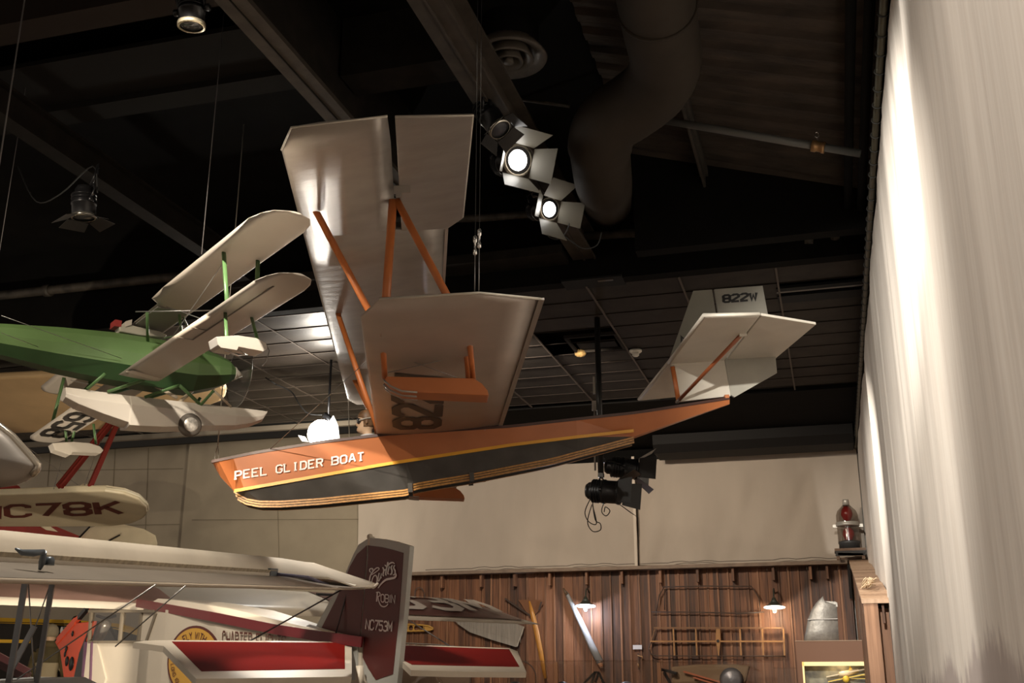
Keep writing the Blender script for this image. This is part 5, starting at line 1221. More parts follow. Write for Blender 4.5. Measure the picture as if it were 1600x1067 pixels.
mb = MB(); panel(mb, [atd(x, y, 17.2) for x, y in ((466, 680), (476, 682), (481, 690), (472, 689))], fd, .006); mb.build('flap', lit_flap, t)
mb = MB(); mb.tube([atd(506, 648, 17.4), atd(516, 654, 17.4), atd(512, 664, 17.4)], .05, 8); mb.tube([fl_p - fd * .15, atd(513, 655, 17.4)], .03, 8); mb.tube([atd(513, 650, 17.4), V((atd(513, 650, 17.4).x, atd(513, 650, 17.4).y, TZ))], .02, 8); mb.build('bracket', hous, t)
mb = MB(); mb.tube(smooth([atd(430, 600, 17.8), atd(455, 612, 17.8), atd(468, 632, 17.6), atd(482, 646, 17.5), atd(504, 648, 17.4)], 5), .012, 6); mb.tube([atd(430, 600, 17.8), atd(415, 590, 17.9)], .012, 6); mb.build('power_cord', darkcable, t)

# ---- pole with two black stage lights behind the tail of the boat
PY = 14.6
pt = onp(936, 470, V((0, PY, 0)), V((0, 1, 0))); pb_ = onp(939, 745, V((0, PY, 0)), V((0, 1, 0)))
t = thing('lighting_pole', 'black pole dropping from the tile ceiling behind the orange hull', 'pole', pb_)
mb = MB(); mb.tube([(pb_.x, pb_.y, pb_.z), (pb_.x, pb_.y, TZ)], .042, 12); mb.build('tube', mat('pole_black', (.03, .029, .028), .3, .3), t)
mb = MB(); q = onp(929, 634, V((0, PY, 0)), V((0, 1, 0))); mb.box(q, (RT, FH, UP), (.07, .05, .14)); mb.box(q + UP * .3, (RT, FH, UP), (.03, .03, .25)); mb.build('junction_box', mat('box_grey', (.33, .30, .26), .5), t)
mb = MB(); q2 = onp(930, 735, V((0, PY, 0)), V((0, 1, 0))); mb.tube([q, q + RT * -.01 - UP * .5, q2], .014, 6); mb.build('pole_cord', mat('pole_cord', (.25, .22, .19), .6), t)
g1 = onp(944, 768, V((0, PY - .2, 0)), V((0, 1, 0))); g2 = onp(972, 731, V((0, PY + .15, 0)), V((0, 1, 0)))
kx = lambda x, y: onp(x, y, V((0, PY - .25, 0)), V((0, 1, 0)))
stagelight('lower front one of two black spotlights on the pole, with cords dangling', g1, g1 + RT * 1.0 - UP * .12 - FH * .35, V((pb_.x, pb_.y, g1.z + .28)), .155, .42, dlen=.26, bmat=barn_k, open_=.55, collar=hous,
           loops=[[kx(922, 780), kx(914, 800), kx(920, 815), kx(932, 818), kx(926, 790)], [kx(925, 788), kx(918, 815), kx(926, 830), kx(938, 828), kx(938, 818), kx(930, 812), kx(926, 785)], [kx(946, 780), kx(940, 798), kx(947, 806), kx(953, 798), kx(946, 792), kx(944, 800)]])
stagelight('upper rear one of two black spotlights on the pole', g2, g2 + RT * 1.0 - UP * .1 + FH * .05, V((pb_.x, pb_.y, g2.z + .1)), .14, .40, dlen=.26, bmat=barn_k, open_=.6, collar=hous)
mb = MB(); mb.lathe(g1 - RT * .3 - UP * .0, RT, [(0, .03), (.02, .07), (.06, .07), (.1, .11)], 12); mb.tube([g1 - RT * .28 + UP * .06, g1 - RT * .36 + UP * .02, g1 - RT * .34 - UP * .08, g1 - RT * .26 - UP * .1], .012, 6)
mb.build('lamp_cap', hous, label='black lamp cap at the back of the lower pole spotlight', cat='lamp cap') if False else None

# ---- ceiling fittings
sdp = atz(993, 547, TZ); t = thing('smoke_detector', 'small white smoke detector on the dark tile ceiling by the tail', 'smoke detector', sdp - UP * .1)
wpl = mat('white_plastic', (.7, .66, .58), .5)
mb = MB(); mb.lathe(sdp, -UP, [(-.0, .10), (.025, .10), (.04, .085)], 20); mb.build('base', wpl, t); mb = MB(); mb.lathe(sdp - UP * .04, -UP, [(0, .055), (.045, .055), (.065, .035), (.07, .002)], 16); mb.build('sensor_head', wpl, t)
t = thing('ceiling_fixture', 'recessed square ceiling fixture with a torn yellow scrap, left of the smoke detector', 'ceiling fixture', atz(925, 540, TZ - .02))
mb = MB(); c = atz(930, 535, TZ)
for dx, dy, sx, sy in ((-.38, 0, .04, .8), (.38, 0, .04, .8), (0, -.4, .8, .04), (0, .4, .8, .04)): mb.abox((c.x + dx - sx / 2, c.y + dy - sy / 2, TZ - .03), (c.x + dx + sx / 2, c.y + dy + sy / 2, TZ + .02))
mb.build('frame', mat('fixture_grey', (.025, .022, .02), .8, spec=.1), t)
mb = MB(); mb.abox((c.x - .3, c.y + .02, TZ + .0), (c.x + .3, c.y + .3, TZ + .03)); mb.build('diffuser', mat('fixture_panel', (.02, .018, .017), .8, spec=.1), t)
mb = MB(); q = atz(907, 552, TZ - .03); mb.ball(q, .09, 10, 0, (1.1, .8, .7)); mb.ball(q + V((-.05, .06, .03)), .06, 8); mb.build('scrap', mat('yellow_insulation', (.20, .13, .045), .8, 0, .3, 20, bump=.6, bscale=40), t, 'torn yellow scrap')
t = thing('ceiling_slot', 'long black air slot in the tile ceiling right of the tail fin', 'air slot', atz(1290, 457, TZ))
c0_ = atz(1215, 474, TZ); c1_ = atz(1350, 447, TZ)
mb = MB(); mb.abox((-.40, c0_.y - .62, TZ - .008), (.80, c0_.y - .50, TZ + .03)); mb.abox((-.40, c0_.y - .30, TZ - .008), (.80, c0_.y - .0, TZ + .03)); mb.build('slot_strip', mat('slot_black', (.003, .003, .003), .9), t)
mb = MB(); mb.abox((-.40, c0_.y - .50, TZ - .012), (.80, c0_.y - .45, TZ)); mb.build('slot_rail', mat('slot_rail', (.09, .08, .075), .4), t)
t = thing('ceiling_hatch', 'dark square hatch in the tile ceiling at the top of the pole', 'ceiling hatch', atz(930, 441, TZ))
h0 = atz(930, 442, TZ); mb = MB(); mb.abox((h0.x - .42, h0.y - .18, TZ - .006), (h0.x + .38, h0.y + .16, TZ + .02)); mb.build('opening', mat('slot_black', (0, 0, 0), .9), t)
mb = MB(); mb.abox((h0.x + .05, h0.y - .1, TZ - .012), (h0.x + .25, h0.y - .05, TZ)); mb.build('loose_edge', grid, t)
cab([V((bx_, 13.0, 6.5)), V((bx_, 12.0, 6.45))], .01, 'short dark cord under the light beam', 'beam_cord', darkcable) if False else None

# ================================================================== SHED WALL EXHIBITS
SF = SY - .05
on = lambda x, y, d=0: aty(x, y, SF - d)
steel = mat('worn_grey_panel', (.23, .205, .175), .7, 0, .22, 3, stretch=(8, 1, .4))
# wall lamps
enam = mat('white_enamel', (.75, .73, .68), .35); lampg = mat('lamp_green', (.04, .045, .035), .4)
def wall_lamp(px, py, label, glow, est, col):
    c = on(px, py, .35); t = thing('wall_lamp', label, 'lamp', c, 'enamel shade lamps on the shed')
    tilt = (-UP + V((0, -.12, 0))).normalized()
    mb = MB(); mb.lathe(c, -tilt, [(-.01, .215), (.0, .205), (.02, .16), (.06, .10), (.09, .075), (.10, .075)], 28, caps=False); mb.build('shade', lampg, t)
    gm = mat(glow, (.85, .83, .8), .4, emit=col, estr=est)
    mb = MB(); mb.lathe(c, -tilt, [(-.012, .213), (-.004, .2), (.014, .155), (.052, .095), (.08, .07), (.082, .002)], 28, caps=False); mb.build('shade_lining', gm, t, 'glowing white lining')
    mb = MB(); mb.ball(c + tilt * .06, .05, 14, 0, (1, 1, 1.2)); mb.build('bulb', mat('bulb_glass', (.6, .57, .5), .3), t)
    mb = MB(); q = c - tilt * .1; mb.tube(smooth([q, q + UP * .08, q + V((0, .08, .22)), q + V((0, .22, .27)), V((q.x, SF + .02, q.z + .2))], 4), .016, 8); mb.build('gooseneck', lampg, t)
    mb = MB(); mb.lathe(q, UP, [(-.02, .08), (.03, .05), (.08, .03), (.09, .01)], 14); mb.build('socket', lampg, t)
    return c
la = wall_lamp(915, 946, 'glowing bluish-white enamel shade lamp above the slanted grey blade', 'lamp_glow_cool', 9, (.80, .88, 1))
lb = wall_lamp(1210, 948, 'glowing warm white enamel shade lamp near the silver fin', 'lamp_glow_warm', 3.0, (1, .93, .8))
# grey-blue leaning blade
def blade(pts, label, mm, name='propeller_blade', d=.125, cat='propeller blade'):
    t = thing(name, label, cat, on(*pts[-1][:2], d)); mb = MB(); R = []
    P_ = [on(x, y, d) for x, y, w_, h_ in pts]; ax = (P_[-1] - P_[0]).normalized(); sx = ax.cross(V((0, 1, 0))).normalized()
    for p, (x, y, w_, h_) in zip(P_, pts): R.append([p + sx * cos(2 * pi * k / 10) * w_ + V((0, 1, 0)) * sin(2 * pi * k / 10) * h_ for k in range(10)])
    mb.loft(R, 0, True, True); mb.build('blade', mm, t); return t, P_
t, P_ = blade([(880, 919, .012, .01), (886, 928, .04, .02), (905, 967, .062, .035), (925, 1010, .075, .05), (938, 1035, .08, .06)], 'grey-blue blade leaning slantwise on the boards under the cool lamp', mat('grey_blue_paint', (.24, .245, .255), .5))
mb = MB(); mb.tube([on(936, 1034, .125), on(940, 1042, .125)], .05, 8); mb.build('root_ferrule', mat('copper_brown', (.35, .17, .09), .4), t)
mb = MB(); mb.tube([on(880, 919, .125), on(886, 929, .125)], [.015, .045], 8); mb.build('tip_sheath', mat('tip_brown', (.12, .08, .05), .4), t)
oc = mat('ochre_varnish', (.42, .185, .035), .35, 0, .15, 5)
blade([(827, 939, .02, .012), (832, 960, .052, .03), (838, 985, .06, .035), (845, 1020, .055, .04), (852, 1060, .035, .04)], 'ochre varnished wooden blade standing upright left of the cool lamp', oc)
# brown cloth vane behind the ochre blade
t = thing('rudder_vane', 'dark brown triangular vane on the wall behind the ochre blade', 'vane', on(820, 960, .02))
mb = MB(); panel(mb, [on(*p, .03) for p in ((810, 937), (845, 937), (848, 944), (840, 956), (832, 964), (826, 962))], V((0, 1, 0)), .02); mb.build('vane_skin', mat('brown_cloth', (.15, .06, .022), .8), t)
mb = MB(); mb.bar(on(789, 935, .05), on(832, 964, .05), .035, .03); mb.bar(on(842, 953, .05), on(846, 940, .05), .03, .03); mb.build('vane_boom', mat('dark_rod', (.035, .018, .01), .6), t)
# grey corrugated surface hung at a slant
t = thing('control_surface', 'slanted weathered grey corrugated panel behind the maroon wing tip', 'wing panel', on(750, 970, .05))
mb = MB(); pts = [(681, 934), (697, 938), (730, 947), (819, 979), (817, 990), (807, 1011), (770, 1000), (735, 988), (716, 975), (690, 947)]
panel(mb, [on(*p, .06) for p in pts], V((0, 1, 0)), .05); mb.build('skin', steel, t)
mb = MB()
for k in range(34):
    x = 716 + k * 2.95; mb.bar(on(x, 947 + (x - 716) * .32, .09), on(x, 980 + (x - 716) * .31 - 6, .09), .014, .008)
mb.build('corrugation', steel, t, kind=None)
mb = MB(); mb.bar(on(697, 936, .08), on(740, 951, .08), .04, .02); mb.bar(on(682, 934, .08), on(690, 947, .08), .05, .02); mb.bar(on(819, 979, .08), on(808, 1010, .08), .03, .02); mb.build('edge_strip', mat('pale_edge', (.36, .33, .28), .5), t)
# pale handle shape and wire bracket behind
t = thing('tail_skid_bow', 'small white curved bow sticking up over the maroon wing', 'bow', on(640, 942, .1)); mb = MB(); mb.tube([on(632, 942, .1), on(640, 940.5, .1), on(648, 941.5, .1), on(646, 944, .1), on(634, 945, .1)], .018, 6); mb.build('bow', wpl, t)
t = thing('wire_hanger', 'thin dark wire hanger on the boards right of the maroon fin', 'hanger', on(655, 935, .04)); mb = MB(); mb.tube(arcpts(on(655, 925, .05), (1, 0, 0), (0, 0, 1), .10, .10, 0, pi, 10) + [on(648, 945, .05)], .008, 6); mb.tube([on(663, 926, .05), on(663, 952, .05)], .008, 6); mb.build('wire', mat('dark_steel', (.06, .06, .06), .5), t)
# yellow wing rib with round holes
t = thing('wing_rib', 'yellow wooden wing rib with round lightening holes beside the maroon rudder', 'wing rib', on(650, 985, .05))
def rib(): 
    mb = MB(); up_ = [(600, 974), (620, 975), (640, 975.5), (660, 976.5), (670, 978), (677, 981.5)]; lo_ = [(677, 982), (672, 984.5), (660, 985.5), (640, 986), (620, 986.5), (600, 987)]
    mb.tube([on(*p, .06) for p in up_], .020, 6); mb.tube([on(*p, .06) for p in lo_], .020, 6); mb.build('rib_cap', oc2, t)
    mb = MB()
    hol = [615, 624, 633.5, 642, 650.5, 658]
    for k, x in enumerate(hol):
        c = on(x, 981, .055); n = 14
        for i in range(n):
            a0, a1 = 2 * pi * i / n, 2 * pi * (i + 1) / n
            def edge(a):
                vx, vz = cos(a), sin(a); m_ = max(abs(vx) / .065, abs(vz) / .075); return c + V((vx / m_, 0, vz / m_))
            ci = lambda a: c + V((cos(a) * .052, 0, sin(a) * .058)); mb.add([ci(a0), ci(a1), edge(a1), edge(a0)], [(0, 1, 2, 3)])
    mb.add([on(663, 977, .055), on(677, 981.5, .055), on(663, 986, .055)], [(0, 1, 2)]); mb.build('rib_web', oc2, t)
oc2 = mat('pale_ochre', (.45, .25, .05), .45); rib()
# silver lattice rib
t = thing('lattice_rib', 'silver lattice girder rib lying above the red right tailplane', 'girder', on(680, 1010, .3)); L2 = lambda x, y: on(x, y, .3)
mb = MB(); mb.tube([L2(x, y) for x, y in ((600, 1004), (640, 1005), (680, 1007), (710, 1010), (730, 1013))], .016, 6); mb.tube([L2(x, y) for x, y in ((600, 1016), (680, 1017), (730, 1015))], .016, 6); mb.build('chord', shine, t)
for k in range(8):
    x = 626 + k * 12; mb = MB(); yt = 1005 + k * .9; mb.bar(L2(x, yt), L2(x + 7, 1016), .018, .018); mb.bar(L2(x + 7, 1016), L2(x + 12, yt + 1), .018, .018); mb.build('lattice_bar', shine, t)
mb = MB(); q = L2(690, 1040); mb.box(V((L2(660, 1030).x, q.y, L2(660, 1017).z / 2 - .03)), ((1, 0, 0), (0, 1, 0), UP), (2.2, .12, L2(660, 1017).z - .06)); mb.build('rib_plinth', mat('plinth_brown', (.10, .06, .035), .7), t)
# wing skeletons on the wall
brf = mat('frame_brown', (.19, .088, .033), .6, 0, .2, 8); brf2 = mat('frame_ochre', (.33, .155, .045), .55, 0, .2, 8); thinm = mat('thin_steel_tube', (.055, .03, .018), .6)
t = thing('wing_skeleton', 'brown wooden wing skeleton with six ribs hung on the shed boards', 'wing frame', on(1120, 1025, .06))
W = lambda x, y: on(x, y, .09)
mb = MB(); mb.bar(W(1022, 981), W(1225, 981), .045, .03); mb.build('leading_edge', brf, t)
mb = MB(); mb.bar(W(1016, 1002), W(1122, 1002), .045, .03); mb.bar(W(1122, 1002), W(1226, 1002), .05, .03); mb.build('spar', brf2, t)
mb = MB(); mb.tube(smooth([W(1018, 1003), W(1014, 1012), W(1016, 1020), W(1024, 1024), W(1045, 1024.5), W(1226, 1025)], 4), .012, 6); mb.build('trailing_edge', thinm, t)
mb = MB(); mb.bar(W(1024, 981), W(1017, 1003), .02, .02); mb.build('tip_bar', brf, t)
for x in (1053, 1088, 1157, 1192, 1225): mb = MB(); mb.bar(W(x - 1, 981), W(x + 1, 1024), .036, .03); mb.build('rib', brf2, t)
mb = MB(); panel(mb, [W(1119, 980), W(1125, 980), W(1126, 1000), W(1123.5, 1024), W(1122, 1024), W(1118.5, 1000)], V((0, 1, 0)), .035); mb.build('centre_rib', brf2, t)
mb = MB(); mb.lathe(W(1122, 1001.5) - V((0, .04, 0)), V((0, 1, 0)), [(0, .03), (.02, .03)], 12); mb.build('hub', black, t)
t = thing('tube_frame', 'thin dark steel tube frame hung above the brown wing skeleton', 'wing frame', on(1105, 957, .05))
for P2 in (((1035, 917), (1100, 915.5), (1174, 916), (1181, 926), (1186, 935), (1188, 955)), ((1038, 917), (1030, 930), (1026, 955)), ((1018, 956), (1095, 956.5), (1148, 958), (1194, 956)), ((1038.5, 920), (1038.5, 953)), ((1150, 959), (1186, 957))):
    mb = MB(); mb.tube([W(*p) for p in P2], .013, 6); mb.build('tube', thinm, t)
# small sign, hook and bracket below
t = thing('exhibit_label', 'small white label plate hung on the shed boards', 'label plate', on(996, 1013, .04)); mb = MB(); mb.box(on(996, 1011, .05), ((1, 0, 0), (0, 1, 0), UP), (.19, .01, .085)); mb.build('plate', mat('label_white', (.62, .62, .68), .5), t)
mb = MB(); mb.tube([on(991, 1008, .05), on(996, 1004, .05), on(1001, 1008, .05)], .005, 5); mb.build('label_cord', thinm, t)
t = thing('wall_hook', 'small brass hook fitting on the boards under the white label', 'hook', on(998, 1032, .04)); mb = MB(); mb.tube([on(996, 1024, .05), on(1004, 1026, .06), on(1003, 1031, .07)], .014, 6); mb.tube([on(997, 1036, .05), on(998, 1043, .06)], .014, 6); mb.build('hook', brass, t)
mb = MB(); mb.bar(on(997, 1020, .04), on(998, 1046, .04), .03, .02); mb.build('hook_plate', thinm, t)
# black tripod stand
t = thing('tripod_stand', 'black angular stand top in front of the shed under the grey blade', 'stand', V((on(928, 1060, 1).x, on(928, 1060, 1).y, 0))); T_ = lambda x, y: on(x, y, 1.0)
mb = MB()
for a, b in (((914, 1066), (930, 1050)), ((930, 1050), (936, 1051)), ((936, 1051), (943, 1067)), ((930, 1050), (925, 1067)), ((936, 1051), (930, 1066))): mb.bar(T_(*a), T_(*b), .045, .045)
mb.build('top_frame', black, t)
for x in (913, 944):
    mb = MB(); p = T_(x, 1066); mb.bar(p, V((p.x + (x - 928) * .01, p.y, 0)), .05, .05); mb.build('leg', black, t)
# glass showcases in front of the shed
gpl = glass('showcase_glass', (.97, .96, .95), .03, .02, (.8, .75, .7)); gpost = mat('showcase_post', (.22, .10, .045), .5)
GY = 21.2
g_ = lambda x, y, d=0: aty(x, y, GY + d)
for xa, xb, yt, lab in ((790, 1024, 1033, 'long clear glass showcase with brown posts, in front of the shed boards'), (1026, 1205, 1034.5, 'clear glass showcase below the brown wing skeleton'), (1208, 1242, 1044, 'narrow clear glass showcase beside the brown display cabinet')):
    A_ = g_(xa, yt); B_ = g_(xb, yt); t = thing('glass_showcase', lab, 'showcase', V(((A_.x + B_.x) / 2, GY, 0)))
    mb = MB(); mb.abox((A_.x, GY, .8), (B_.x, GY + .012, A_.z)); mb.build('front_glass', gpl, t)
    mb = MB(); mb.abox((A_.x, GY + 1.0, .8), (B_.x, GY + 1.012, A_.z - .0)); mb.build('rear_glass', gpl, t)
    mb = MB(); mb.abox((A_.x, GY, A_.z), (B_.x, GY + 1.0, A_.z + .012)); mb.build('top_glass', gpl, t)
    mb = MB(); mb.abox((A_.x, GY - .02, 0), (B_.x, GY + 1.03, .8)); mb.build('base_cabinet', gpost, t)
    for px in ((868,) if xa == 790 else (1029,) if xa == 1026 else ()):
        p = g_(px, yt + 2); mb = MB(); mb.abox((p.x - .035, GY + .02, .8), (p.x + .035, GY + .08, A_.z - .01)); mb.build('post', gpost, t)
# exhibits glimpsed inside the glass
t = thing('covered_model', 'pale draped shape with red spars inside the glass showcase under the skeleton', 'model', V((g_(1100, 1060, .5).x, GY + .5, .8))); I_ = lambda x, y: g_(x, y, .5)
mb = MB(); panel(mb, [I_(*p) for p in ((1050, 1042), (1090, 1038), (1150, 1038), (1172, 1040), (1165, 1068), (1050, 1068))], V((0, 1, 0)), .25); mb.build('drape_body', mat('tan_drape', (.24, .165, .10), .8), t, bevel=.04)
mb = MB(); mb.bar(I_(1036, 1046) - V((0, .2, 0)), I_(1060, 1052) - V((0, .2, 0)), .12, .05); mb.bar(I_(1040, 1050) - V((0, .2, 0)), I_(1050, 1068) - V((0, .2, 0)), .08, .05); mb.build('dark_frame', black, t)
mb = MB(); mb.bar(I_(1070, 1049) - V((0, .2, 0)), I_(1135, 1068) - V((0, .2, 0)), .04, .03); mb.bar(I_(1085, 1058) - V((0, .2, 0)), I_(1130, 1072) - V((0, .2, 0)), .03, .03); mb.build('red_spar', mat('spar_red', (.42, .13, .06), .5), t)
mb = MB(); mb.lathe(I_(1145, 1062) - V((0, .25, 0)), V((0, -1, 0)), [(0, .22), (.03, .15), (.08, .03)], 18); mb.build('spinner', mat('grey_spinner', (.2, .2, .22), .35, .4), t)
for x, lab in ((805, 'dark round engine part low inside the long showcase'), (879, 'shiny black knob on the showcase shelf left of the stand'), (979, 'small blue-grey dome on the showcase shelf right of the stand')):
    p = g_(x, 1068, .4); t = thing('engine_part', lab, 'engine part', V((p.x, p.y, .8))); mb = MB(); mb.lathe(V((p.x, p.y, .8)), UP, [(0, .14), (p.z - .8 - .02, .12), (p.z - .8 + .02, .09), (p.z - .8 + .045, .02)], 14); mb.build('body', mat('part_%s' % ('blue' if x > 900 else 'dark'), (.16, .18, .24) if x > 900 else (.03, .03, .03), .35, .3), t)
t = thing('hoop', 'thin brown hoop standing in the showcase left of the ochre blade foot', 'hoop', g_(830, 1068, .75)); mb = MB(); c = g_(812, 1060, .75); mb.tube(arcpts(c, (1, 0, 0), (0, 0, 1), .34, .34, -pi / 2, pi / 2, 16), .012, 6); mb.build('ring', thinm, t)
mb = MB(); mb.abox((c.x - .05, c.y - .05, .8), (c.x + .05, c.y + .05, c.z - .33)); mb.build('foot', thinm, t)
t = thing('clear_dome', 'clear plastic dome below the red right tailplane', 'dome', V((g_(668, 1060).x, GY, 0))); c = g_(668, 1085); mb = MB(); mb.lathe(c, UP, [(0, .33), (.2, .32), (.36, .22), (.42, .08), (.43, .005)], 24); mb.build('dome_shell', gpl, t); mb = MB(); mb.abox((c.x - .4, c.y - .4, 0), (c.x + .4, c.y + .4, c.z)); mb.build('pedestal', gpost, t)

# ---- brown display cabinet with silver fin on top
DY = 20.2; D_ = lambda x, y, d=0: aty(x, y, DY + d)
p0, p1 = D_(1243, 1002), D_(1373.5, 1002.5); cabm = mat('cabinet_brown', (.15, .062, .026), .6)
t = thing('display_cabinet', 'brown display cabinet with a lit cream frame, at the right below the silver fin', 'display cabinet', V(((p0.x + p1.x) / 2, DY, 0)))
i0, i1 = D_(1253, 1034), D_(1367, 1034); zc = p0.z
mb = MB(); mb.abox((p0.x, DY, 0), (i0.x, DY + .35, zc)); mb.abox((i1.x, DY, 0), (p1.x, DY + .35, zc)); mb.abox((i0.x, DY, i0.z), (i1.x, DY + .35, zc)); mb.abox((i0.x, DY, 0), (i1.x, DY + .35, .7)); mb.abox((i0.x, DY + .33, .7), (i1.x, DY + .35, i0.z)); mb.build('carcass', cabm, t)
mb = MB(); mb.abox((p0.x - .01, DY - .01, zc), (p1.x + .01, DY + .36, zc + .012)); mb.build('top_board', mat('cabinet_edge', (.30, .19, .11), .5), t)
lit = mat('frame_cream_glow', (.80, .62, .30), .5, emit=(1, .75, .35), estr=.35)  # frame given a faint glow of its own to look lit
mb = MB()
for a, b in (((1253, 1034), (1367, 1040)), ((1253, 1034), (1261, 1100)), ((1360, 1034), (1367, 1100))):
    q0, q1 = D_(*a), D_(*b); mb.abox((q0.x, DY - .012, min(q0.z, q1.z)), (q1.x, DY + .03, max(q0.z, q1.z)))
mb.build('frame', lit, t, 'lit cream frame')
mb = MB(); mb.abox((i0.x, DY + .31, .7), (i1.x, DY + .33, i0.z)); mb.build('back_panel', mat('picture_grey', (.22, .215, .20), .7, 0, .5, 6, col2=(.36, .34, .24)), t)
mdl = mat('model_yellow', (.75, .52, .06), .45); mdw = mat('model_cream', (.75, .62, .40), .45)
t = thing('model_biplane', 'tiny yellow model biplane hanging inside the brown display cabinet', 'model aircraft', D_(1323, 1060, .15)); B_ = lambda x, y, d=.15: D_(x, y, d)
mb = MB(); mb.bar(B_(1291, 1057.5), B_(1327, 1050), .10, .016, (0, 1, 0)); mb.bar(B_(1327, 1050), B_(1351, 1045.5), .07, .016, (0, 1, 0)); mb.build('upper_wing', mdw, t)
mb = MB(); mb.bar(B_(1294, 1065), B_(1320, 1059.5), .10, .016, (0, 1, 0)); mb.bar(B_(1320, 1059.5), B_(1353, 1053), .10, .016, (0, 1, 0)); mb.build('lower_wing', mdl, t)
mb = MB(); mb.tube([B_(1311, 1053, .12), B_(1322, 1052, .15), B_(1341, 1047, .2)], [.035, .05, .03], 10); mb.build('fuselage', mdw, t)
mb = MB(); panel(mb, [B_(1326, 1047), B_(1328, 1040), B_(1332, 1046)], (0, 1, 0), .01); mb.build('fin', mdl, t)
mb = MB(); mb.lathe(B_(1322, 1061, .1), V((0, -1, 0)), [(0, .06), (.05, .05), (.07, .01)], 12); mb.build('engine', mdl, t)
mb = MB(); mb.bar(B_(1320, 1061), B_(1322, 1068), .012, .012); mb.bar(B_(1335, 1056), B_(1362, 1055.5), .012, .01); mb.bar(B_(1330, 1060), B_(1362, 1060), .012, .01); mb.build('wires', mdl, t)
fm = mat('dull_aluminium', (.36, .335, .30), .5, .35, .22, 9, bump=.35, bscale=18)
K_ = lambda x, y: aty(x, y, DY + .18)
t = thing('metal_fin', 'dull riveted aluminium fin standing on top of the brown display cabinet', 'fin', K_(1283, 1001))
L_ = [(1256, 1000.6), (1259, 985), (1262, 968), (1268, 952), (1275, 942), (1286, 931)]; Rr = [(1311, 1000.6), (1310, 985), (1309, 968), (1308, 955), (1308, 945), (1287, 938)]
mb = MB(); R = []
for (a, b) in zip(L_, Rr):
    l, r_ = K_(*a), K_(*b); R.append([l, l.lerp(r_, .12) - V((0, .05, 0)), l.lerp(r_, .45) - V((0, .06, 0)), r_ - V((0, .01, 0)), r_ + V((0, .01, 0)), l.lerp(r_, .45) + V((0, .06, 0)), l.lerp(r_, .12) + V((0, .05, 0))])
mb.loft(R, 0, True, True); mb.build('skin', fm, t)
mb = MB(); mb.bar(K_(1262, 968) - V((0, .068, 0)), K_(1309, 967) - V((0, .05, 0)), .035, .012); mb.build('seam_band', mat('seam_alu', (.38, .35, .32), .5, .3), t)
mb = MB(); panel(mb, [K_(1287, 939), K_(1287, 946), K_(1309, 948), K_(1308, 941.5), (K_(1305, 940))], (0, 1, 0), .03); mb.build('top_edge', fm, t)
t = thing('striped_stake', 'small stake striped yellow, orange and white beside the end post', 'stake', aty(1351, 1001, DY + .2)); q = lambda x, y: aty(x, y, DY + .2)
for nm, a, b, mm, w_ in (('yellow_band', (1347.5, 969), (1348.7, 980), mat('band_yellow', (.75, .42, .03), .5), .03), ('orange_band', (1348.7, 980), (1350, 990), mat('band_orange', (.6, .12, .02), .5), .045), ('white_band', (1350, 990), (1351, 1001), mat('band_white', (.5, .47, .45), .5), .05)):
    mb = MB(); mb.bar(q(*a), q(*b), w_, .02, (1, 0, 0)); mb.build(nm, mm, t)
# ---- straw bundle on the lean-to roof
c = onp(1357, 920, V((0, 15.5, 2.32)), V((0, -.168, 1)).normalized()); t = thing('straw_bundle', 'pale frayed straw bundle lying on the plank roof by the drape', 'bundle', c); mb = MB(); rr = random.Random(2)
for k in range(40):
    o = V((rr.uniform(-.10, .02), rr.uniform(-.4, .4), .02 + rr.uniform(0, .03))); d = V((rr.uniform(.06, .14), rr.uniform(-.2, .5), .07 + rr.uniform(-.03, .05))); p = c + o; mb.tube([p, p + d * .5 + V((0, 0, .02)), p + d], .006, 4)
mb.build('straw', mat('straw', (.62, .47, .30), .7), t, kind='stuff')
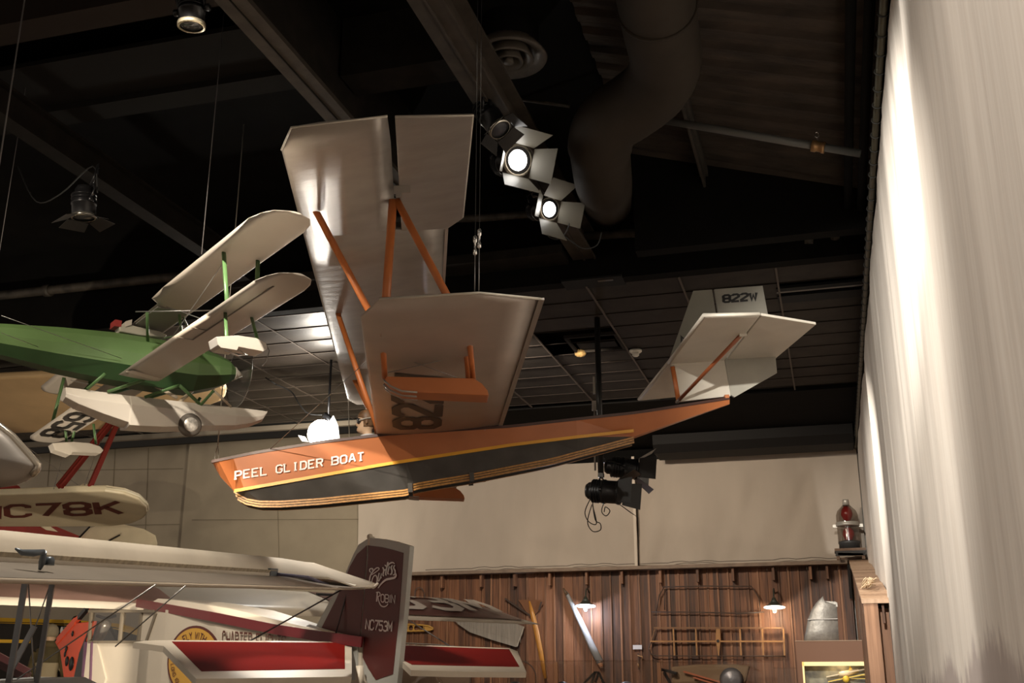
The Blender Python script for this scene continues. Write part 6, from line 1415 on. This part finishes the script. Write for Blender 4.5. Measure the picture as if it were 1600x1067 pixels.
# ---- beacon lamps on their stands at the corner of the ledge
redg = glass('red_lens_glass', (.50, .06, .05), .10, .12); clr = glass('clear_beacon_glass', (.62, .58, .55), .07, .06); stl = mat('beacon_steel', (.42, .39, .34), .4, .5); cast = mat('cast_black', (.03, .03, .03), .45)
wst = mat('stand_wood', (.19, .12, .08), .7, 0, .2, 8)
def beacon(px, y0, d, label, k=1.0):
    b = aty(px, 880, d); t = thing('beacon_lamp', label, 'beacon', aty(px, 856, d)); z = lambda y: aty(px, y, d).z; C0 = lambda y: V((b.x, b.y, z(y)))
    r_ = .215 * k
    mb = MB(); mb.lathe(C0(858), UP, [(0, r_ * .95), (.1, r_ * .95), (.11, r_ * 1.0), (.15, r_ * 1.0), (.16, r_ * .9)], 24); mb.build('base', cast, t)
    mb = MB(); mb.lathe(C0(846), UP, [(0, r_), (z(823) - z(846), r_)], 24, caps=False); mb.build('lower_glass', clr, t)
    mb = MB(); mb.lathe(C0(822), UP, [(0, r_ * 1.0), (.0, r_ * 1.1), (.05, r_ * 1.1), (.055, r_ * 1.0)], 24); mb.lathe(C0(819), UP, [(0, r_), (.0, r_ * 1.08), (.04, r_ * 1.08), (.04, r_)], 24); mb.build('clamp_band', stl, t)
    for sg in (-1, 1): mb = MB(); mb.box(C0(821.5) + V((sg * r_ * 1.18, 0, 0)), ((1, 0, 0), (0, 1, 0), UP), (.08, .06, .06)); mb.build('clamp_lug', stl, t)
    H = z(789) - z(818); mb = MB(); mb.lathe(C0(818), UP, [(0, r_), (H * .45, r_), (H * .7, r_ * .85), (H * .9, r_ * .5), (H, r_ * .35)], 24, caps=False); mb.build('upper_glass', clr, t)
    mb = MB(); mb.lathe(C0(790), UP, [(0, r_ * .34), (.1, r_ * .30), (.125, r_ * .30), (.13, r_ * .2)], 16); mb.build('cap', stl, t)
    for ya, yb, kk in ((815, 791, .55), (846, 824, .55)):
        mb = MB(); Hh = z(yb) - z(ya); mb.lathe(C0(ya), UP, [(0, .03), (Hh * .15, r_ * .35), (Hh * .45, r_ * kk), (Hh * .75, r_ * kk * .9), (Hh, r_ * .25)], 18); mb.build('red_globe', mat('red_globe', (.38, .035, .03), .15, spec=.8), t)
    mb = MB(); mb.tube([C0(848), C0(792)], .014, 6); mb.build('centre_rod', stl, t)
    return b
b = beacon(1330, 857, 23.25, 'red beacon lamp in clear glass housing on a small wooden stand in the corner')
t = thing('lamp_stand', 'small wooden trestle stand carrying the front red beacon', 'stand', V((b.x, b.y, 3.57)))
zt = aty(1335, 857.5, 23.25).z
mb = MB(); mb.abox((b.x - .30, b.y - .28, zt - .06), (b.x + .30, b.y + .22, zt - .01)); mb.build('top', wst, t)
mb = MB(); mb.abox((b.x - .29, b.y - .29, zt - .16), (b.x + .29, b.y - .26, zt - .06)) ; mb.build('apron', cast, t)
for sx, sy in ((-.24, -.25), (.24, -.25), (-.24, .18), (.24, .18)): mb = MB(); mb.abox((b.x + sx - .03, b.y + sy - .03, 3.565), (b.x + sx + .03, b.y + sy + .03, zt - .06)); mb.build('leg', wst, t)
mb = MB(); mb.bar((b.x - .24, b.y - .28, zt - .12), (b.x + .24, b.y - .28, 3.65), .05, .02, UP); mb.bar((b.x - .24, b.y + .2, 3.63), (b.x + .24, b.y + .2, 3.63), .04, .02, UP); mb.build('brace', wst, t)

# ================================================================== LIGHT
w = bpy.data.worlds.new('world'); scene.world = w; w.use_nodes = True
w.node_tree.nodes['Background'].inputs[0].default_value = (1, .84, .68, 1); w.node_tree.nodes['Background'].inputs[1].default_value = .30
def spot(name, loc_, tgt, power, ang=40, blend=.5, col=(1, .86, .68), size=.06):
    l = bpy.data.lights.new(name, 'SPOT'); l.energy = power; l.spot_size = radians(ang); l.spot_blend = blend; l.color = col; l.shadow_soft_size = size
    o = bpy.data.objects.new(name, l); COL.objects.link(o); o.location = loc_
    d = (V(tgt) - V(loc_)).normalized(); o.rotation_euler = d.to_track_quat('-Z', 'Y').to_euler(); return o
def point(name, loc_, power, col=(1, .86, .68), size=.05):
    l = bpy.data.lights.new(name, 'POINT'); l.energy = power; l.color = col; l.shadow_soft_size = size
    o = bpy.data.objects.new(name, l); COL.objects.link(o); o.location = loc_; return o
hpt = pp(-.25, SC - BM, 2.45)
kd = (-A * .85 + U * .43 - S * 1.6).normalized()
W_ = (1, .85, .66)
spot('key_on_bow', hpt + kd * 5.0, pp(-1.2, SC - BM, 1.68), 1000, 27.5, .10, W_, .02)  # unseen lamp in mid-air; its cone edge stands in for the wing's shadow
# drape washes from the beam side
spot('drape_wash_far', (-1.9, 13.5, 5.7), (.7, 17.0, 3.2), 1300, 62, .8, (1, .95, .86))
spot('drape_wash_mid', (-2.6, 5.0, 5.9), (.7, 8.4, 2.8), 1350, 66, .9, (1, .95, .86))
spot('drape_beam', (-.75, 2.6, 5.9), (.72, 11.8, 3.9), 6000, 30, .9, (1, .96, .88))
spot('drape_wash_near', (-3.0, 1.8, 5.6), (.7, 4.2, 2.4), 620, 80, .8, (1, .92, .82))
# canvas and shed washes
spot('canvas_wash', (-5.0, 14.2, 6.1), (-5.0, 23.8, 4.4), 1400, 95, .9, (1, .86, .70))
spot('shed_wash', (-3.5, 15.2, 6.1), (-3.0, 23.4, 2.0), 330, 80, .8, (1, .82, .6))
point('lamp_cool', la - UP * .13 - V((0, .02, 0)), 45, (.75, .82, 1), .05); point('lamp_warm', lb - UP * .13, 22, (1, .85, .65), .05)
point('cabinet_light', D_(1310, 1036, .12), 2.2, (1, .8, .5), .03)
# flood behind the bow: rakes the ceiling tiles and the rear wall
spot('flood_glow', fl_p + fd * .05 + UP * .35, fl_p + fd * .3 - RT * 1.5 + UP * 1.6 - FH * 1.6, 140, 150, .9, (1, .90, .76), .10)
point('flood_near', fl_p + fd * .4, 60, (1, .92, .80), .08)
spot('wall_flood', fl_p - fd * .6 + UP * .1, aty(478, 838, 24), 900, 46, 1.0, (1, .9, .72))
spot('wall_flood_wide', fl_p - fd * .6 + UP * .1, aty(300, 800, 24), 350, 110, 1.0, (1, .88, .7))
# tail and left aircraft
spot('tail_spot', (1 - 3.6, 6.0, 6.2), pp(3.6, SC, 3.2), 60, 30, .7, W_)
spot('left_wash', (-7.0, 5.0, 6.4), gp(3.4, 11, 3.0), 500, 60, .8, W_)
spot('cabin_wash', (-4.2, 5.5, 6.4), rv(400, 990), 1500, 60, .8, (1, .9, .76))
spot('wing_spot', (-5.6, 6.2, 6.4), atd(462, 893, 8.1), 1100, 17, .5, (1, .95, .88))
scene.view_settings.view_transform = 'Standard'
spot('near_wing_wash', (-3.4, 4.0, 6.3), atd(120, 870, 5.0), 750, 60, .9, (1, .9, .76))
spot('engine_wash', (-4.6, 6.0, .9), rside(105, 1015, .4), 260, 16, .6, (1, .88, .74))  # unseen low lamp added to brighten the red cowl
spot('up_wash', (-7.0, 7.0, .4), ub(90, 700), 1000, 75, .9, (1, .86, .66))  # unseen uplight added to brighten the tan upper wing

# repeats share a group phrase
GR = {'stage_light': 'theatre spotlights', 'suspension_cable': 'cables holding the glider boat', 'suspension_wire': 'wires holding the hanging aircraft', 'sprinkler_pipe': 'sprinkler pipes under the roof',
      'glass_showcase': 'glass showcases before the shed', 'engine_part': 'engine parts in the showcases', 'propeller_blade': 'blades leaning on the shed wall'}
for o in scene.objects:
    k = o.name.split('.')[0]
    if o.parent is None and k in GR and 'group' not in o: o['group'] = GR[k]
scene.view_settings.exposure = .28
spot('bird_wash', atd(-240, 806, 9.0), bw(95, 790), 420, 30, .7, (1, .9, .72))  # unseen lamp added to brighten the cream lower wing
